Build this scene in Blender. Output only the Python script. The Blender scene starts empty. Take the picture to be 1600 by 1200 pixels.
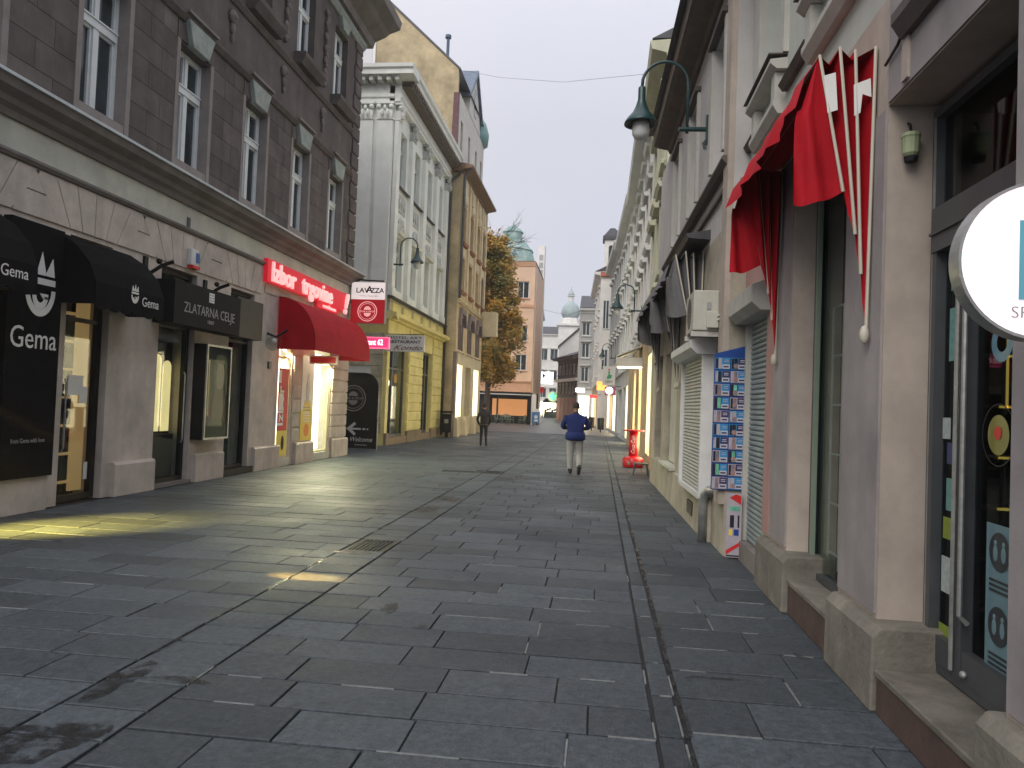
import bpy, bmesh, math, random
import numpy as np
from mathutils import Vector, Matrix
rnd = random.Random(7)
R = math.radians
S = bpy.context.scene
COL = S.collection
# ---------------------------------------------------------------- camera
F_PX, CAM_H = 1170.0, 1.65
def camera_axes(vp=(935., 640.), roll=R(2.2)):
    d = Vector((vp[0]-800, vp[1]-600, F_PX)).normalized()
    a = (math.sin(roll), -math.cos(roll))
    z = Vector((a[0], a[1], -(a[0]*d.x+a[1]*d.y)/d.z)).normalized()
    x = d.cross(z)
    return Matrix(((x.x, d.x, z.x), (x.y, d.y, z.y), (x.z, d.z, z.z)))
Mw = camera_axes()
cam_d = bpy.data.cameras.new("camera"); cam = bpy.data.objects.new("camera", cam_d); COL.objects.link(cam)
cam_d.sensor_width = 36.0; cam_d.lens = 36.0*F_PX/1600.0; cam_d.clip_start = 0.05; cam_d.clip_end = 3000
right = Mw.transposed() @ Vector((1, 0, 0)); down = Mw.transposed() @ Vector((0, 1, 0)); fwd = Mw.transposed() @ Vector((0, 0, 1))
rot = Matrix((right, -down, -fwd)).transposed()
cam.matrix_world = Matrix.Translation((0, 0, CAM_H)) @ rot.to_4x4()
S.camera = cam
# ---------------------------------------------------------------- sky, sun, exposure
W = bpy.data.worlds.new("World"); S.world = W; W.use_nodes = True
nt = W.node_tree; nt.nodes.clear()
out = nt.nodes.new("ShaderNodeOutputWorld"); bg = nt.nodes.new("ShaderNodeBackground"); bg.inputs[1].default_value = 0.1
sky = nt.nodes.new("ShaderNodeTexSky"); sky.sky_type = 'NISHITA'; sky.sun_disc = False
SUN_EL, SUN_AZ = R(40), R(202)
sky.sun_elevation = SUN_EL; sky.sun_rotation = SUN_AZ; sky.air_density = 1.2; sky.dust_density = 3.0
mixw = nt.nodes.new("ShaderNodeMix"); mixw.data_type = 'RGBA'; mixw.inputs[0].default_value = 0.88
tcw = nt.nodes.new("ShaderNodeTexCoord"); nzw = nt.nodes.new("ShaderNodeTexNoise"); nzw.inputs['Scale'].default_value = 2.2; nzw.inputs['Detail'].default_value = 4
rampw = nt.nodes.new("ShaderNodeValToRGB")
rampw.color_ramp.elements[0].position = 0.3; rampw.color_ramp.elements[0].color = (6.6, 6.75, 7.6, 1)
rampw.color_ramp.elements[1].position = 0.75; rampw.color_ramp.elements[1].color = (7.4, 7.3, 7.9, 1)
nt.links.new(tcw.outputs['Generated'], nzw.inputs['Vector']); nt.links.new(nzw.outputs['Fac'], rampw.inputs[0])
nt.links.new(sky.outputs[0], mixw.inputs[6]); nt.links.new(rampw.outputs[0], mixw.inputs[7])
# an overcast sky is brighter towards the zenith
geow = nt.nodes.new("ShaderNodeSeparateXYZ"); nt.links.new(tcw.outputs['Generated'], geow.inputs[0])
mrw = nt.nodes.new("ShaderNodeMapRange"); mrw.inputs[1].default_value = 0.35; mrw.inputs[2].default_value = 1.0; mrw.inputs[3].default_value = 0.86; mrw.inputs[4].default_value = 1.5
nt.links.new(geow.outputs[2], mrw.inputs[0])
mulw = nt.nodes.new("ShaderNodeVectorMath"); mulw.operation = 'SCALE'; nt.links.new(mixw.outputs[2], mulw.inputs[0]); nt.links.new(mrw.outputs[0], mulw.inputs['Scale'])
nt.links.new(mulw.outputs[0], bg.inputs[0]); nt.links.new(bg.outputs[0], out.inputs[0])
sd = bpy.data.lights.new("sun", 'SUN'); sd.energy = 1.5; sd.angle = R(40); sd.color = (1.0, 0.95, 0.9)
sun = bpy.data.objects.new("sun", sd); COL.objects.link(sun)
sun.rotation_euler = (R(90)-SUN_EL, 0, R(180)-SUN_AZ)
S.view_settings.view_transform = 'Standard'; S.view_settings.look = 'None'; S.view_settings.gamma = 1.0
S.view_settings.use_curve_mapping = False; S.view_settings.exposure = 0.36
S.render.engine = 'CYCLES'
S.cycles.use_denoising = True
S.cycles.max_bounces = 7; S.cycles.transparent_max_bounces = 12; S.cycles.sample_clamp_indirect = 4.0
S.cycles.caustics_reflective = False; S.cycles.caustics_refractive = False

# ---------------------------------------------------------------- geometry helpers
class Fr:
    """a facade frame: u runs along the wall, v points out of it, z is up"""
    def __init__(s, o, d, n): s.o, s.d, s.n = o, d, n
    def __call__(s, u, v, z): return (s.o[0]+u*s.d[0]+v*s.n[0], s.o[1]+u*s.d[1]+v*s.n[1], z)
def left_frame(x): return Fr((x, 0), (0, 1), (1, 0))
def right_frame(x): return Fr((x, 0), (0, 1), (-1, 0))
def front_frame(y, x=0): return Fr((x, y), (1, 0), (0, -1))
def line_frame(a, b, side):
    """u=0 at a; side=-1: outward normal to the left of travel, +1 to the right"""
    l = math.hypot(b[0]-a[0], b[1]-a[1]); d = ((b[0]-a[0])/l, (b[1]-a[1])/l)
    return Fr(a, d, (d[1]*side, -d[0]*side)), l
WF = Fr((0, 0), (1, 0), (0, 1))
LOC = {}
def tag(o, label=None, cat=None, group=None, kind=None):
    if label: o['label'] = label
    if cat: o['category'] = cat
    if group: o['group'] = group
    if kind: o['kind'] = kind
    return o
def thing(name, label, cat, loc=(0, 0, 0), group=None):
    o = bpy.data.objects.new(name, None); COL.objects.link(o); o.location = loc; o.empty_display_size = 0.2
    LOC[o.name] = Vector(loc); return tag(o, label, cat, group)
class MB:
    def __init__(s): s.V = []; s.F = []; s.M = []
    def add(s, vs, fs, m=0):
        k = len(s.V); s.V += [tuple(v) for v in vs]; s.F += [tuple(i+k for i in f) for f in fs]; s.M += [m]*len(fs); return s
    def box(s, fr, u0, u1, v0, v1, z0, z1, m=0):
        p = [fr(u, v, z) for z in (z0, z1) for (u, v) in ((u0, v0), (u1, v0), (u1, v1), (u0, v1))]
        return s.add(p, [(0, 3, 2, 1), (4, 5, 6, 7), (0, 1, 5, 4), (1, 2, 6, 5), (2, 3, 7, 6), (3, 0, 4, 7)], m)
    def loft(s, A, B, m=0):
        n = len(A)
        return s.add(list(A)+list(B), [tuple(range(n-1, -1, -1)), tuple(range(n, 2*n))]+[(i, (i+1) % n, n+(i+1) % n, n+i) for i in range(n)], m)
    def prism(s, fr, uz, v0, v1, m=0):
        return s.loft([fr(u, v0, z) for u, z in uz], [fr(u, v1, z) for u, z in uz], m)
    def prof(s, fr, vz, u0, u1, m=0):
        return s.loft([fr(u0, v, z) for v, z in vz], [fr(u1, v, z) for v, z in vz], m)
    def tube(s, pts, r, n=8, m=0, cap=True):
        pts = [Vector(p) for p in pts]; rs = r if isinstance(r, (list, tuple)) else [r]*len(pts)
        rings = []; nrm = None
        for i, p in enumerate(pts):
            t = (pts[min(i+1, len(pts)-1)]-pts[max(i-1, 0)])
            t = t.normalized() if t.length > 1e-9 else Vector((0, 0, 1))
            if nrm is None: nrm = t.orthogonal().normalized()
            else:
                nrm = (nrm-t*nrm.dot(t)); nrm = nrm.normalized() if nrm.length > 1e-6 else t.orthogonal().normalized()
            b = t.cross(nrm)
            rings.append([p+(nrm*math.cos(2*math.pi*k/n)+b*math.sin(2*math.pi*k/n))*rs[i] for k in range(n)])
        vs = [v for rg in rings for v in rg]; fs = []
        for i in range(len(pts)-1):
            for k in range(n): fs.append((i*n+k, i*n+(k+1) % n, (i+1)*n+(k+1) % n, (i+1)*n+k))
        if cap: fs += [tuple(range(n-1, -1, -1)), tuple(range((len(pts)-1)*n, len(pts)*n))]
        return s.add(vs, fs, m)
    def lathe(s, c, prof, n=16, m=0, sx=1, sy=1, ph=0.0):
        vs = [(c[0]+r*sx*math.cos(2*math.pi*k/n+ph), c[1]+r*sy*math.sin(2*math.pi*k/n+ph), c[2]+z) for r, z in prof for k in range(n)]
        fs = [(i*n+k, i*n+(k+1) % n, (i+1)*n+(k+1) % n, (i+1)*n+k) for i in range(len(prof)-1) for k in range(n)]
        fs += [tuple(range(n-1, -1, -1)), tuple(range((len(prof)-1)*n, len(prof)*n))]
        return s.add(vs, fs, m)
    def ball(s, c, r, n=12, k=8, m=0):
        if not isinstance(r, (tuple, list)): r = (r, r, r)
        pr = [(max(1e-4, math.sin(math.pi*i/k)), -math.cos(math.pi*i/k)*r[2]) for i in range(k+1)]
        return s.lathe(c, pr, n, m, r[0], r[1])
    def ring(s, c, ax, ay, r0, r1, n=28, m=0, th=None):
        """flat ring or (r0=0) disc in the plane of ax, ay; th = extrusion vector"""
        c, ax, ay = Vector(c), Vector(ax), Vector(ay); o = [c+(ax*math.cos(t)+ay*math.sin(t))*r1 for t in [2*math.pi*i/n for i in range(n)]]
        if r0 <= 0:
            if th is None: return s.add(o, [tuple(range(n))], m)
            return s.loft(o, [p+Vector(th) for p in o], m)
        i_ = [c+(ax*math.cos(t)+ay*math.sin(t))*r0 for t in [2*math.pi*i/n for i in range(n)]]
        if th is None: return s.add(o+i_, [(i, (i+1) % n, n+(i+1) % n, n+i) for i in range(n)], m)
        th = Vector(th); vs = o+i_+[p+th for p in o]+[p+th for p in i_]; fs = []
        for i in range(n):
            j = (i+1) % n
            fs += [(i, j, n+j, n+i), (2*n+i, 3*n+i, 3*n+j, 2*n+j), (i, 2*n+i, 2*n+j, j), (n+i, n+j, 3*n+j, 3*n+i)]
        return s.add(vs, fs, m)
    def mesh(s, name, mats, off=(0, 0, 0), smooth=False, fix=True):
        me = bpy.data.meshes.new(name); ox, oy, oz = off
        me.from_pydata([(x-ox, y-oy, z-oz) for x, y, z in s.V], [], s.F)
        for m in (mats if isinstance(mats, (list, tuple)) else [mats]): me.materials.append(m)
        if any(s.M): me.polygons.foreach_set("material_index", s.M)
        if smooth: me.polygons.foreach_set("use_smooth", [True]*len(me.polygons))
        if fix and len(s.F) < 20000:
            bm = bmesh.new(); bm.from_mesh(me); bmesh.ops.recalc_face_normals(bm, faces=bm.faces); bm.to_mesh(me); bm.free()
        me.update(); return me
    def build(s, name, mats, parent=None, smooth=False, kind=None, bevel=0, auto=None, fix=True):
        off = LOC[parent.name] if parent is not None else Vector((0, 0, 0))
        me = s.mesh(name, mats, off, smooth, fix)
        o = bpy.data.objects.new(name, me); COL.objects.link(o)
        if parent is not None: o.parent = parent
        LOC[o.name] = off
        if bevel:
            b = o.modifiers.new("edge", 'BEVEL'); b.width = bevel; b.segments = 2; b.limit_method = 'ANGLE'; b.angle_limit = R(40)
        if kind: o['kind'] = kind
        return o
def part(name, mat, parent, fn, **k):
    mb = MB(); fn(mb); return mb.build(name, mat, parent, **k)
def solo(name, mb, mats, label, cat, group=None, **k):
    """a thing that is one mesh: origin at its own base"""
    xs = np.array(mb.V); c = Vector(((xs[:, 0].min()+xs[:, 0].max())/2, (xs[:, 1].min()+xs[:, 1].max())/2, xs[:, 2].min()))
    sm = k.pop('smooth', False); bev = k.pop('bevel', 0)
    me = mb.mesh(name, mats, c, sm); o = bpy.data.objects.new(name, me); COL.objects.link(o); o.location = c; LOC[o.name] = c
    if bev:
        b = o.modifiers.new("edge", 'BEVEL'); b.width = bev; b.segments = 2; b.limit_method = 'ANGLE'; b.angle_limit = R(40)
    return tag(o, label, cat, group)
def wall_boxes(mb, fr, u0, u1, z0, z1, vf, vb, holes, m=0):
    us = sorted({u0, u1, *[h[0] for h in holes], *[h[1] for h in holes]}); us = [u for u in us if u0 <= u <= u1]
    for a, b in zip(us[:-1], us[1:]):
        c = (a+b)/2; hs = sorted([(max(h[2], z0), min(h[3], z1)) for h in holes if h[0] < c < h[1]])
        z = z0
        for ha, hb in hs:
            if ha > z+1e-4: mb.box(fr, a, b, vb, vf, z, ha, m)
            z = max(z, hb)
        if z < z1-1e-4: mb.box(fr, a, b, vb, vf, z, z1, m)
TXT = {}
def text_mesh(mb, s, size, o, rx, up, ext=0.004, bold=0.0, xs=1.0, align='CENTER', m=0, shear=0.0):
    """flat lettering added to a mesh: o = base point, rx/up = directions"""
    key = (s, bold, ext > 0, align, shear)
    if key not in TXT:
        cu = bpy.data.curves.new("lettering", 'FONT'); cu.body = s; cu.size = 1.0; cu.align_x = align; cu.offset = bold; cu.resolution_u = 3
        cu.shear = shear; cu.extrude = 0.5 if ext > 0 else 0
        ob = bpy.data.objects.new("lettering", cu); me = bpy.data.meshes.new_from_object(ob)
        TXT[key] = ([tuple(v.co) for v in me.vertices], [tuple(p.vertices) for p in me.polygons])
        bpy.data.objects.remove(ob); bpy.data.curves.remove(cu); bpy.data.meshes.remove(me)
    vs, fs = TXT[key]; o, rx, up = Vector(o), Vector(rx), Vector(up); nn = rx.cross(up)
    mb.add([o+rx*(x*size*xs)+up*(y*size)+nn*((z+0.5)*ext if ext > 0 else 0) for x, y, z in vs], fs, m); return mb
YP, XP, ZP, YM, XM = (0, 1, 0), (1, 0, 0), (0, 0, 1), (0, -1, 0), (-1, 0, 0)

# ---------------------------------------------------------------- materials
MATS = {}
def mat(name, c, rough=0.8, var=0.18, scale=3.0, bump=0.25, bscale=40.0, metal=0.0, c2=None, stain=0.0, streak=0.0, isl=0.0, spec=0.5, objv=0.0):
    if name in MATS: return MATS[name]
    m = bpy.data.materials.new(name); m.use_nodes = True; n = m.node_tree.nodes; l = m.node_tree.links
    b = n["Principled BSDF"]; b.inputs['Roughness'].default_value = rough; b.inputs['Metallic'].default_value = metal
    b.inputs['Specular IOR Level'].default_value = spec
    geo = n.new("ShaderNodeNewGeometry"); tc = n.new("ShaderNodeTexCoord")
    nz = n.new("ShaderNodeTexNoise"); nz.inputs['Scale'].default_value = scale; nz.inputs['Detail'].default_value = 6; nz.inputs['Roughness'].default_value = 0.65
    l.new(geo.outputs['Position'], nz.inputs['Vector'])
    rp = n.new("ShaderNodeValToRGB"); k = 1-var; k2 = 1+var
    cc = c2 or tuple(min(1, x*k2) for x in c)
    rp.color_ramp.elements[0].position = 0.32; rp.color_ramp.elements[0].color = (c[0]*k, c[1]*k, c[2]*k, 1)
    rp.color_ramp.elements[1].position = 0.68; rp.color_ramp.elements[1].color = (*cc, 1)
    l.new(nz.outputs['Fac'], rp.inputs[0]); col = rp.outputs[0]
    def mult(col, fac_socket, lo, hi):
        mr = n.new("ShaderNodeMapRange"); mr.inputs[1].default_value = 0.0; mr.inputs[2].default_value = 1.0
        mr.inputs[3].default_value = lo; mr.inputs[4].default_value = hi; l.new(fac_socket, mr.inputs[0])
        mx = n.new("ShaderNodeMix"); mx.data_type = 'RGBA'; mx.blend_type = 'MULTIPLY'; mx.inputs[0].default_value = 1.0
        l.new(col, mx.inputs[6]); l.new(mr.outputs[0], mx.inputs[7]); return mx.outputs[2]
    if stain > 0:
        n2 = n.new("ShaderNodeTexNoise"); n2.inputs['Scale'].default_value = scale*0.35; n2.inputs['Detail'].default_value = 8; n2.inputs['Roughness'].default_value = 0.7
        l.new(geo.outputs['Position'], n2.inputs['Vector']); col = mult(col, n2.outputs['Fac'], 1+stain*0.9, 1-stain*1.5)
    if streak > 0:
        mp = n.new("ShaderNodeMapping"); mp.inputs['Scale'].default_value = (5, 5, 0.35); l.new(geo.outputs['Position'], mp.inputs[0])
        n3 = n.new("ShaderNodeTexNoise"); n3.inputs['Scale'].default_value = 1.0; n3.inputs['Detail'].default_value = 6; l.new(mp.outputs[0], n3.inputs['Vector'])
        col = mult(col, n3.outputs['Fac'], 1+streak, 1-streak*1.3)
    if isl > 0: col = mult(col, geo.outputs['Random Per Island'], 1-isl, 1+isl)
    if objv > 0:
        oi = n.new("ShaderNodeObjectInfo"); col = mult(col, oi.outputs['Random'], 1-objv, 1+objv)
    l.new(col, b.inputs['Base Color'])
    if bump > 0:
        nb = n.new("ShaderNodeTexNoise"); nb.inputs['Scale'].default_value = bscale; nb.inputs['Detail'].default_value = 5
        l.new(geo.outputs['Position'], nb.inputs['Vector'])
        bp = n.new("ShaderNodeBump"); bp.inputs['Strength'].default_value = bump; bp.inputs['Distance'].default_value = 0.01
        l.new(nb.outputs['Fac'], bp.inputs['Height']); l.new(bp.outputs[0], b.inputs['Normal'])
    MATS[name] = m; return m
def emit(name, c, strength, base=None):
    if name in MATS: return MATS[name]
    m = bpy.data.materials.new(name); m.use_nodes = True; n = m.node_tree.nodes; l = m.node_tree.links; b = n["Principled BSDF"]
    geo = n.new("ShaderNodeNewGeometry"); nz = n.new("ShaderNodeTexNoise"); nz.inputs['Scale'].default_value = 2.5
    l.new(geo.outputs['Position'], nz.inputs['Vector']); mr = n.new("ShaderNodeMapRange"); mr.inputs[1].default_value = .3; mr.inputs[2].default_value = .7
    mr.inputs[3].default_value = strength*0.9; mr.inputs[4].default_value = strength*1.1; l.new(nz.outputs['Fac'], mr.inputs[0])
    b.inputs['Base Color'].default_value = (*(base or c), 1); b.inputs['Emission Color'].default_value = (*c, 1)
    l.new(mr.outputs[0], b.inputs['Emission Strength']); MATS[name] = m; return m
def glass(name, tint=(0.8, 0.85, 0.83), refl=1.5, rough=0.02, k=0.6):
    m = bpy.data.materials.new(name); m.use_nodes = True; n = m.node_tree.nodes; l = m.node_tree.links; n.clear()
    o = n.new("ShaderNodeOutputMaterial"); mx = n.new("ShaderNodeMixShader"); tr = n.new("ShaderNodeBsdfTransparent"); gl = n.new("ShaderNodeBsdfGlossy")
    f0 = ((refl-1)/(refl+1))**2; lw = n.new("ShaderNodeLayerWeight"); lw.inputs[0].default_value = 0.5
    pw = n.new("ShaderNodeMath"); pw.operation = 'POWER'; pw.inputs[1].default_value = 5.0; l.new(lw.outputs['Facing'], pw.inputs[0])
    fr = n.new("ShaderNodeMath"); fr.operation = 'MULTIPLY_ADD'; fr.inputs[1].default_value = (1-f0)*k; fr.inputs[2].default_value = f0*k; l.new(pw.outputs[0], fr.inputs[0]); tr.inputs[0].default_value = (*tint, 1); gl.inputs['Roughness'].default_value = rough
    geo = n.new("ShaderNodeNewGeometry"); nz = n.new("ShaderNodeTexNoise"); nz.inputs['Scale'].default_value = 3.0; l.new(geo.outputs['Position'], nz.inputs['Vector'])
    bp = n.new("ShaderNodeBump"); bp.inputs['Strength'].default_value = 0.03; l.new(nz.outputs['Fac'], bp.inputs['Height']); l.new(bp.outputs[0], gl.inputs['Normal'])
    l.new(fr.outputs[0], mx.inputs[0]); l.new(tr.outputs[0], mx.inputs[1]); l.new(gl.outputs[0], mx.inputs[2]); l.new(mx.outputs[0], o.inputs[0]); return m
GLASS = glass("shop_glass"); GLASS_DARK = glass("tinted_glass", (0.42, 0.44, 0.44), 1.4)
PANE = mat("dark_pane", (0.03, 0.04, 0.045), 0.06, 0.5, 1.5, 0.02, 3.0)
PANE_B = mat("pale_pane", (0.16, 0.2, 0.22), 0.08, 0.5, 0.9, 0.02, 3.0)
BLACK = mat("black_metal", (0.01, 0.01, 0.011), 0.5, 0.3, 6, 0.1, 60, spec=.25)
DARKM = mat("dark_grey_metal", (0.06, 0.065, 0.07), 0.4, 0.15, 5, 0.08, 60)
GREENM = mat("dark_green_paint", (0.012, 0.045, 0.045), 0.35, 0.2, 6, 0.1, 50)
STEEL = mat("galvanised_steel", (0.36, 0.37, 0.36), 0.42, 0.25, 8, 0.15, 40, 0.6)
WHITE = mat("white_paint", (0.66, 0.67, 0.66), 0.5, 0.08, 4, 0.1, 60, stain=0.1)
LETTER = mat("white_lettering", (0.75, 0.75, 0.72), 0.5, 0.04, 5, 0.0)
LETTERD = mat("grey_lettering", (0.3, 0.3, 0.3), 0.5, 0.04, 5, 0.0)
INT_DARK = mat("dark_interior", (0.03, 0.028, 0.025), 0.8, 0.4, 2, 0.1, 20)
CABLE = mat("black_cable", (0.012, 0.012, 0.012), 0.6, 0.2, 8, 0.0)
# ================================================================ ground and paving
SLAB = mat("granite_slab", (0.056, 0.068, 0.078), 0.42, 0.34, 22, 0.6, 70, stain=0.4, isl=0.3, objv=0.3, spec=0.36)
def slab_gloss(m):
    n = m.node_tree.nodes; l = m.node_tree.links; g = n.new("ShaderNodeNewGeometry"); z = n.new("ShaderNodeTexNoise")
    z.inputs['Scale'].default_value = 0.7; z.inputs['Detail'].default_value = 7; l.new(g.outputs['Position'], z.inputs['Vector'])
    r = n.new("ShaderNodeMapRange"); r.inputs[1].default_value = 0.3; r.inputs[2].default_value = 0.7; r.inputs[3].default_value = 0.42; r.inputs[4].default_value = 0.7
    l.new(z.outputs['Fac'], r.inputs[0]); l.new(r.outputs[0], n["Principled BSDF"].inputs['Roughness'])
slab_gloss(SLAB)
BED = mat("paving_bed", (0.014, 0.015, 0.017), 0.75, 0.3, 12, 0.5, 80)
FARP = mat("far_paving", (0.1, 0.105, 0.115), 0.4, 0.25, 1.2, 0.3, 30, stain=0.2)
MORTAR_GLINT = mat("pale_mortar_and_glint", (0.17, 0.18, 0.175), 0.8, 0.35, 14, 0.4, 80)
WETD = mat("damp_stain", (0.02, 0.02, 0.022), 0.35, 0.3, 10, 0.2, 60)
def ragged(m, sc=7.0, lo=.42, hi=.58):
    n = m.node_tree.nodes; l = m.node_tree.links; b = n["Principled BSDF"]; g = n.new("ShaderNodeNewGeometry"); z = n.new("ShaderNodeTexNoise"); z.inputs['Scale'].default_value = sc; z.inputs['Detail'].default_value = 7; z.inputs['Roughness'].default_value = .7
    l.new(g.outputs['Position'], z.inputs['Vector']); r = n.new("ShaderNodeMapRange"); r.inputs[1].default_value = lo; r.inputs[2].default_value = hi; r.inputs[4].default_value = .85; l.new(z.outputs['Fac'], r.inputs[0]); l.new(r.outputs[0], b.inputs['Alpha'])
ragged(WETD)
mb = MB(); mb.add([(-600, -300, -0.06), (600, -300, -0.06), (600, 900, -0.06), (-600, 900, -0.06)], [(0, 1, 2, 3)])
gr = mb.build("ground", FARP, kind="structure")
pv = MB(); pv.box(WF, -8.6, 2.2, -3, 47.9, -0.055, -0.013)
pave = pv.build("pavement", BED, kind="structure")
fp = MB(); fp.box(WF, -60, 40, 47.9, 330, -0.05, -0.004)
fp.box(WF, -30, -8.6, 22.2, 47.9, -0.05, -0.004)
fp.build("far_pavement", FARP, kind="structure")
def slab_geo(w, d, t=0.04, c=0.004):
    return ([(0, 0, -t), (w, 0, -t), (w, d, -t), (0, d, -t), (0, 0, -c), (w, 0, -c), (w, d, -c), (0, d, -c), (c, c, 0), (w-c, c, 0), (w-c, d-c, 0), (c, d-c, 0)],
            [(0, 1, 5, 4), (1, 2, 6, 5), (2, 3, 7, 6), (3, 0, 4, 7), (4, 5, 9, 8), (5, 6, 10, 9), (6, 7, 11, 10), (7, 4, 8, 11), (8, 9, 10, 11)])
slabs = []   # x, y, w, d
def lay(x0, x1, y0, y1, dep, lmin, lmax, gap=0.011, jit=0.03, ang=0):
    y = y0
    while y < y1:
        d = dep*(1+rnd.uniform(-jit, jit)); x = x0; first = True
        while x < x1-0.02:
            w = rnd.choice([0.5, 0.62, 0.75, 0.9, 0.68, 0.4])*(lmax-lmin)+lmin if lmax > lmin else lmax
            w = w*rnd.uniform(0.94, 1.06)
            if first and lmax > lmin: w *= rnd.uniform(0.4, 1.0); first = False
            if x+w > x1-0.2: w = x1-x
            slabs.append((x, y, w-gap*rnd.uniform(.6, 1.1), d-.02*rnd.uniform(0.75, 1.3))); x += w
        y += d
lay(-7.44, -2.76, 1.2, 47.8, 0.40, 0.35, 0.95)
lay(-2.748, -2.262, 1.2, 47.8, 0.36, 0.486, 0.486)
lay(-2.25, 0.35, 1.2, 47.8, 0.385, 0.35, 0.95)
lay(0.365, 0.5, 1.2, 47.8, 0.55, 0.135, 0.135, 0.016)
lay(0.525, 1.72, 1.2, 47.8, 0.47, 0.35, 0.95)
lay(-8.55, -7.45, 21.9, 47.8, 0.40, 0.35, 0.95)
grates = [(-2.748, 8.02, 0.48, 0.72), (-2.8, 18.2, 0.5, 0.55)]
slabs = [s for s in slabs if not any(s[0] < g[0]+g[2]-.01 and s[0]+s[2] > g[0]+.01 and s[1] < g[1]+g[3]-.01 and s[1]+s[3] > g[1]+.01 for g in grates)]
def cam_px(x, y, z=0.0):
    q = Mw @ Vector((x, y, z-CAM_H)); return (800+F_PX*q.x/q.z, 600+F_PX*q.y/q.z, q.z)
def in_view(s):
    best = None
    for (x, y) in ((s[0], s[1]), (s[0]+s[2], s[1]), (s[0], s[1]+s[3]), (s[0]+s[2], s[1]+s[3])):
        if y < 1.5: continue
        p = cam_px(x, y)
        if -10 < p[0] < 1610 and p[1] < 1215: return True
    return False
vis = [s for s in slabs if in_view(s)]; vis.sort(key=lambda s: -s[2]*s[3]/(s[1]+0.5)**3)
near = vis[:300]; ns = set(near); rest = [s for s in slabs if s not in ns and s[1] > 1.0]
shared = {}
for s in near:
    key = (round(s[2]*20)/20, round(s[3]*40)/40)
    if key not in shared:
        m2 = MB(); v, f = slab_geo(1, 1, 0.04, 0.0); 
        v, f = slab_geo(key[0], key[1]); m2.add(v, f); shared[key] = m2.mesh("paving_slab", SLAB)
    o = bpy.data.objects.new("paving_slab", shared[key]); COL.objects.link(o); o.parent = pave
    o.location = (s[0], s[1], rnd.uniform(-0.002, 0.0025)); o.scale = (s[2]/key[0], s[3]/key[1], 1)
    o.rotation_euler = (rnd.uniform(-1, 1)*0.003, rnd.uniform(-1, 1)*0.002, 0)
rb = MB()
for s in rest:
    v, f = slab_geo(s[2], s[3]); dz = rnd.uniform(-0.002, 0.002); tx, ty = rnd.uniform(-.002, .002), rnd.uniform(-.003, .003)
    rb.add([(s[0]+a, s[1]+b, c+dz+a*tx+b*ty) for a, b, c in v], f)
rb.build("paving_slab_field", SLAB, pave, kind="stuff", fix=False)
# pale mortar left in some of the joints, painted highlights and dark damp filling along the channels
mo = MB()
for s in near+rest[:0]:
    x, y, w, d = s
    if y > 9: continue
    k = 0.9 if (x > -1.5 and y < 6.5) else 0.2
    if rnd.random() < k*0.6: a = rnd.uniform(0, .5)*w; mo.box(WF, x+a, min(x+w, x+a+rnd.uniform(.2, .7)*w), y+d-0.001, y+d+0.015, -0.02, 0.0004)
    if rnd.random() < k*0.35: mo.box(WF, x+w-0.001, x+w+0.01, y+.02, y+d*rnd.uniform(.5, .98), -0.02, 0.0004)
for i in range(26):
    y = 11.5+i*0.62*(1+rnd.uniform(-.2, .2)); mo.box(WF, 0.508, 0.522, y, y+rnd.uniform(.15, .4), -0.02, 0.003)  # highlights on the channel mortar, painted as pale dashes
mo.build("joint_mortar_and_glints", MORTAR_GLINT, pave, kind="stuff", fix=False)
def blob(mb, cx, cy, rx, ry, n=26, z=0.0045, seed=0, ang=0.0):
    r_ = random.Random(seed); ph = [r_.uniform(0, 6.28) for _ in range(4)]
    pts = []
    for i in range(n):
        t = 2*math.pi*i/n; k = 1+0.22*math.sin(2*t+ph[0])+0.16*math.sin(3*t+ph[1])+0.1*math.sin(5*t+ph[2])+0.06*math.sin(9*t+ph[3])
        a, b = rx*k*math.cos(t), ry*k*math.sin(t); pts.append((cx+a*math.cos(ang)-b*math.sin(ang), cy+a*math.sin(ang)+b*math.cos(ang), z))
    mb.add(pts, [tuple(range(n))])
st = MB()
blob(st, -2.62, 3.25, 0.28, 0.26, seed=1); blob(st, -2.66, 4.05, 0.09, 0.3, seed=2, ang=0.1); blob(st, -2.35, 4.12, 0.16, 0.06, seed=3)
for k in range(16):
    y = 4.6+k*0.95+rnd.uniform(-.2, .2); blob(st, -2.745+rnd.uniform(-.02, .02), y, 0.014+0.012*rnd.random(), 0.25+.2*rnd.random(), seed=10+k)
for k in range(12):
    y = 3.5+k*0.62; blob(st, 0.512, y, 0.014+0.008*rnd.random(), 0.3, seed=40+k, z=0.0045)
blob(st, -1.6, 5.9, 0.06, 0.17, seed=71); blob(st, -1.25, 5.45, 0.05, 0.05, seed=72); blob(st, 1.44, 5.42, 0.022, 0.09, seed=73, ang=.35)
blob(st, -2.6, 11.4, .22, .3, seed=74); blob(st, -2.55, 12.9, .2, .35, seed=75); blob(st, -2.6, 7.9, .2, .12, seed=76)
blob(st, 0.8, 4.85, 0.22, 0.02, seed=77); blob(st, -1.9, 17.0, .5, .2, seed=78)
st.build("damp_patch", WETD, pave, kind="stuff")
GRATE = mat("cast_iron", (0.03, 0.03, 0.03), 0.5, 0.3, 12, 0.3, 60, 0.5)
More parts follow.
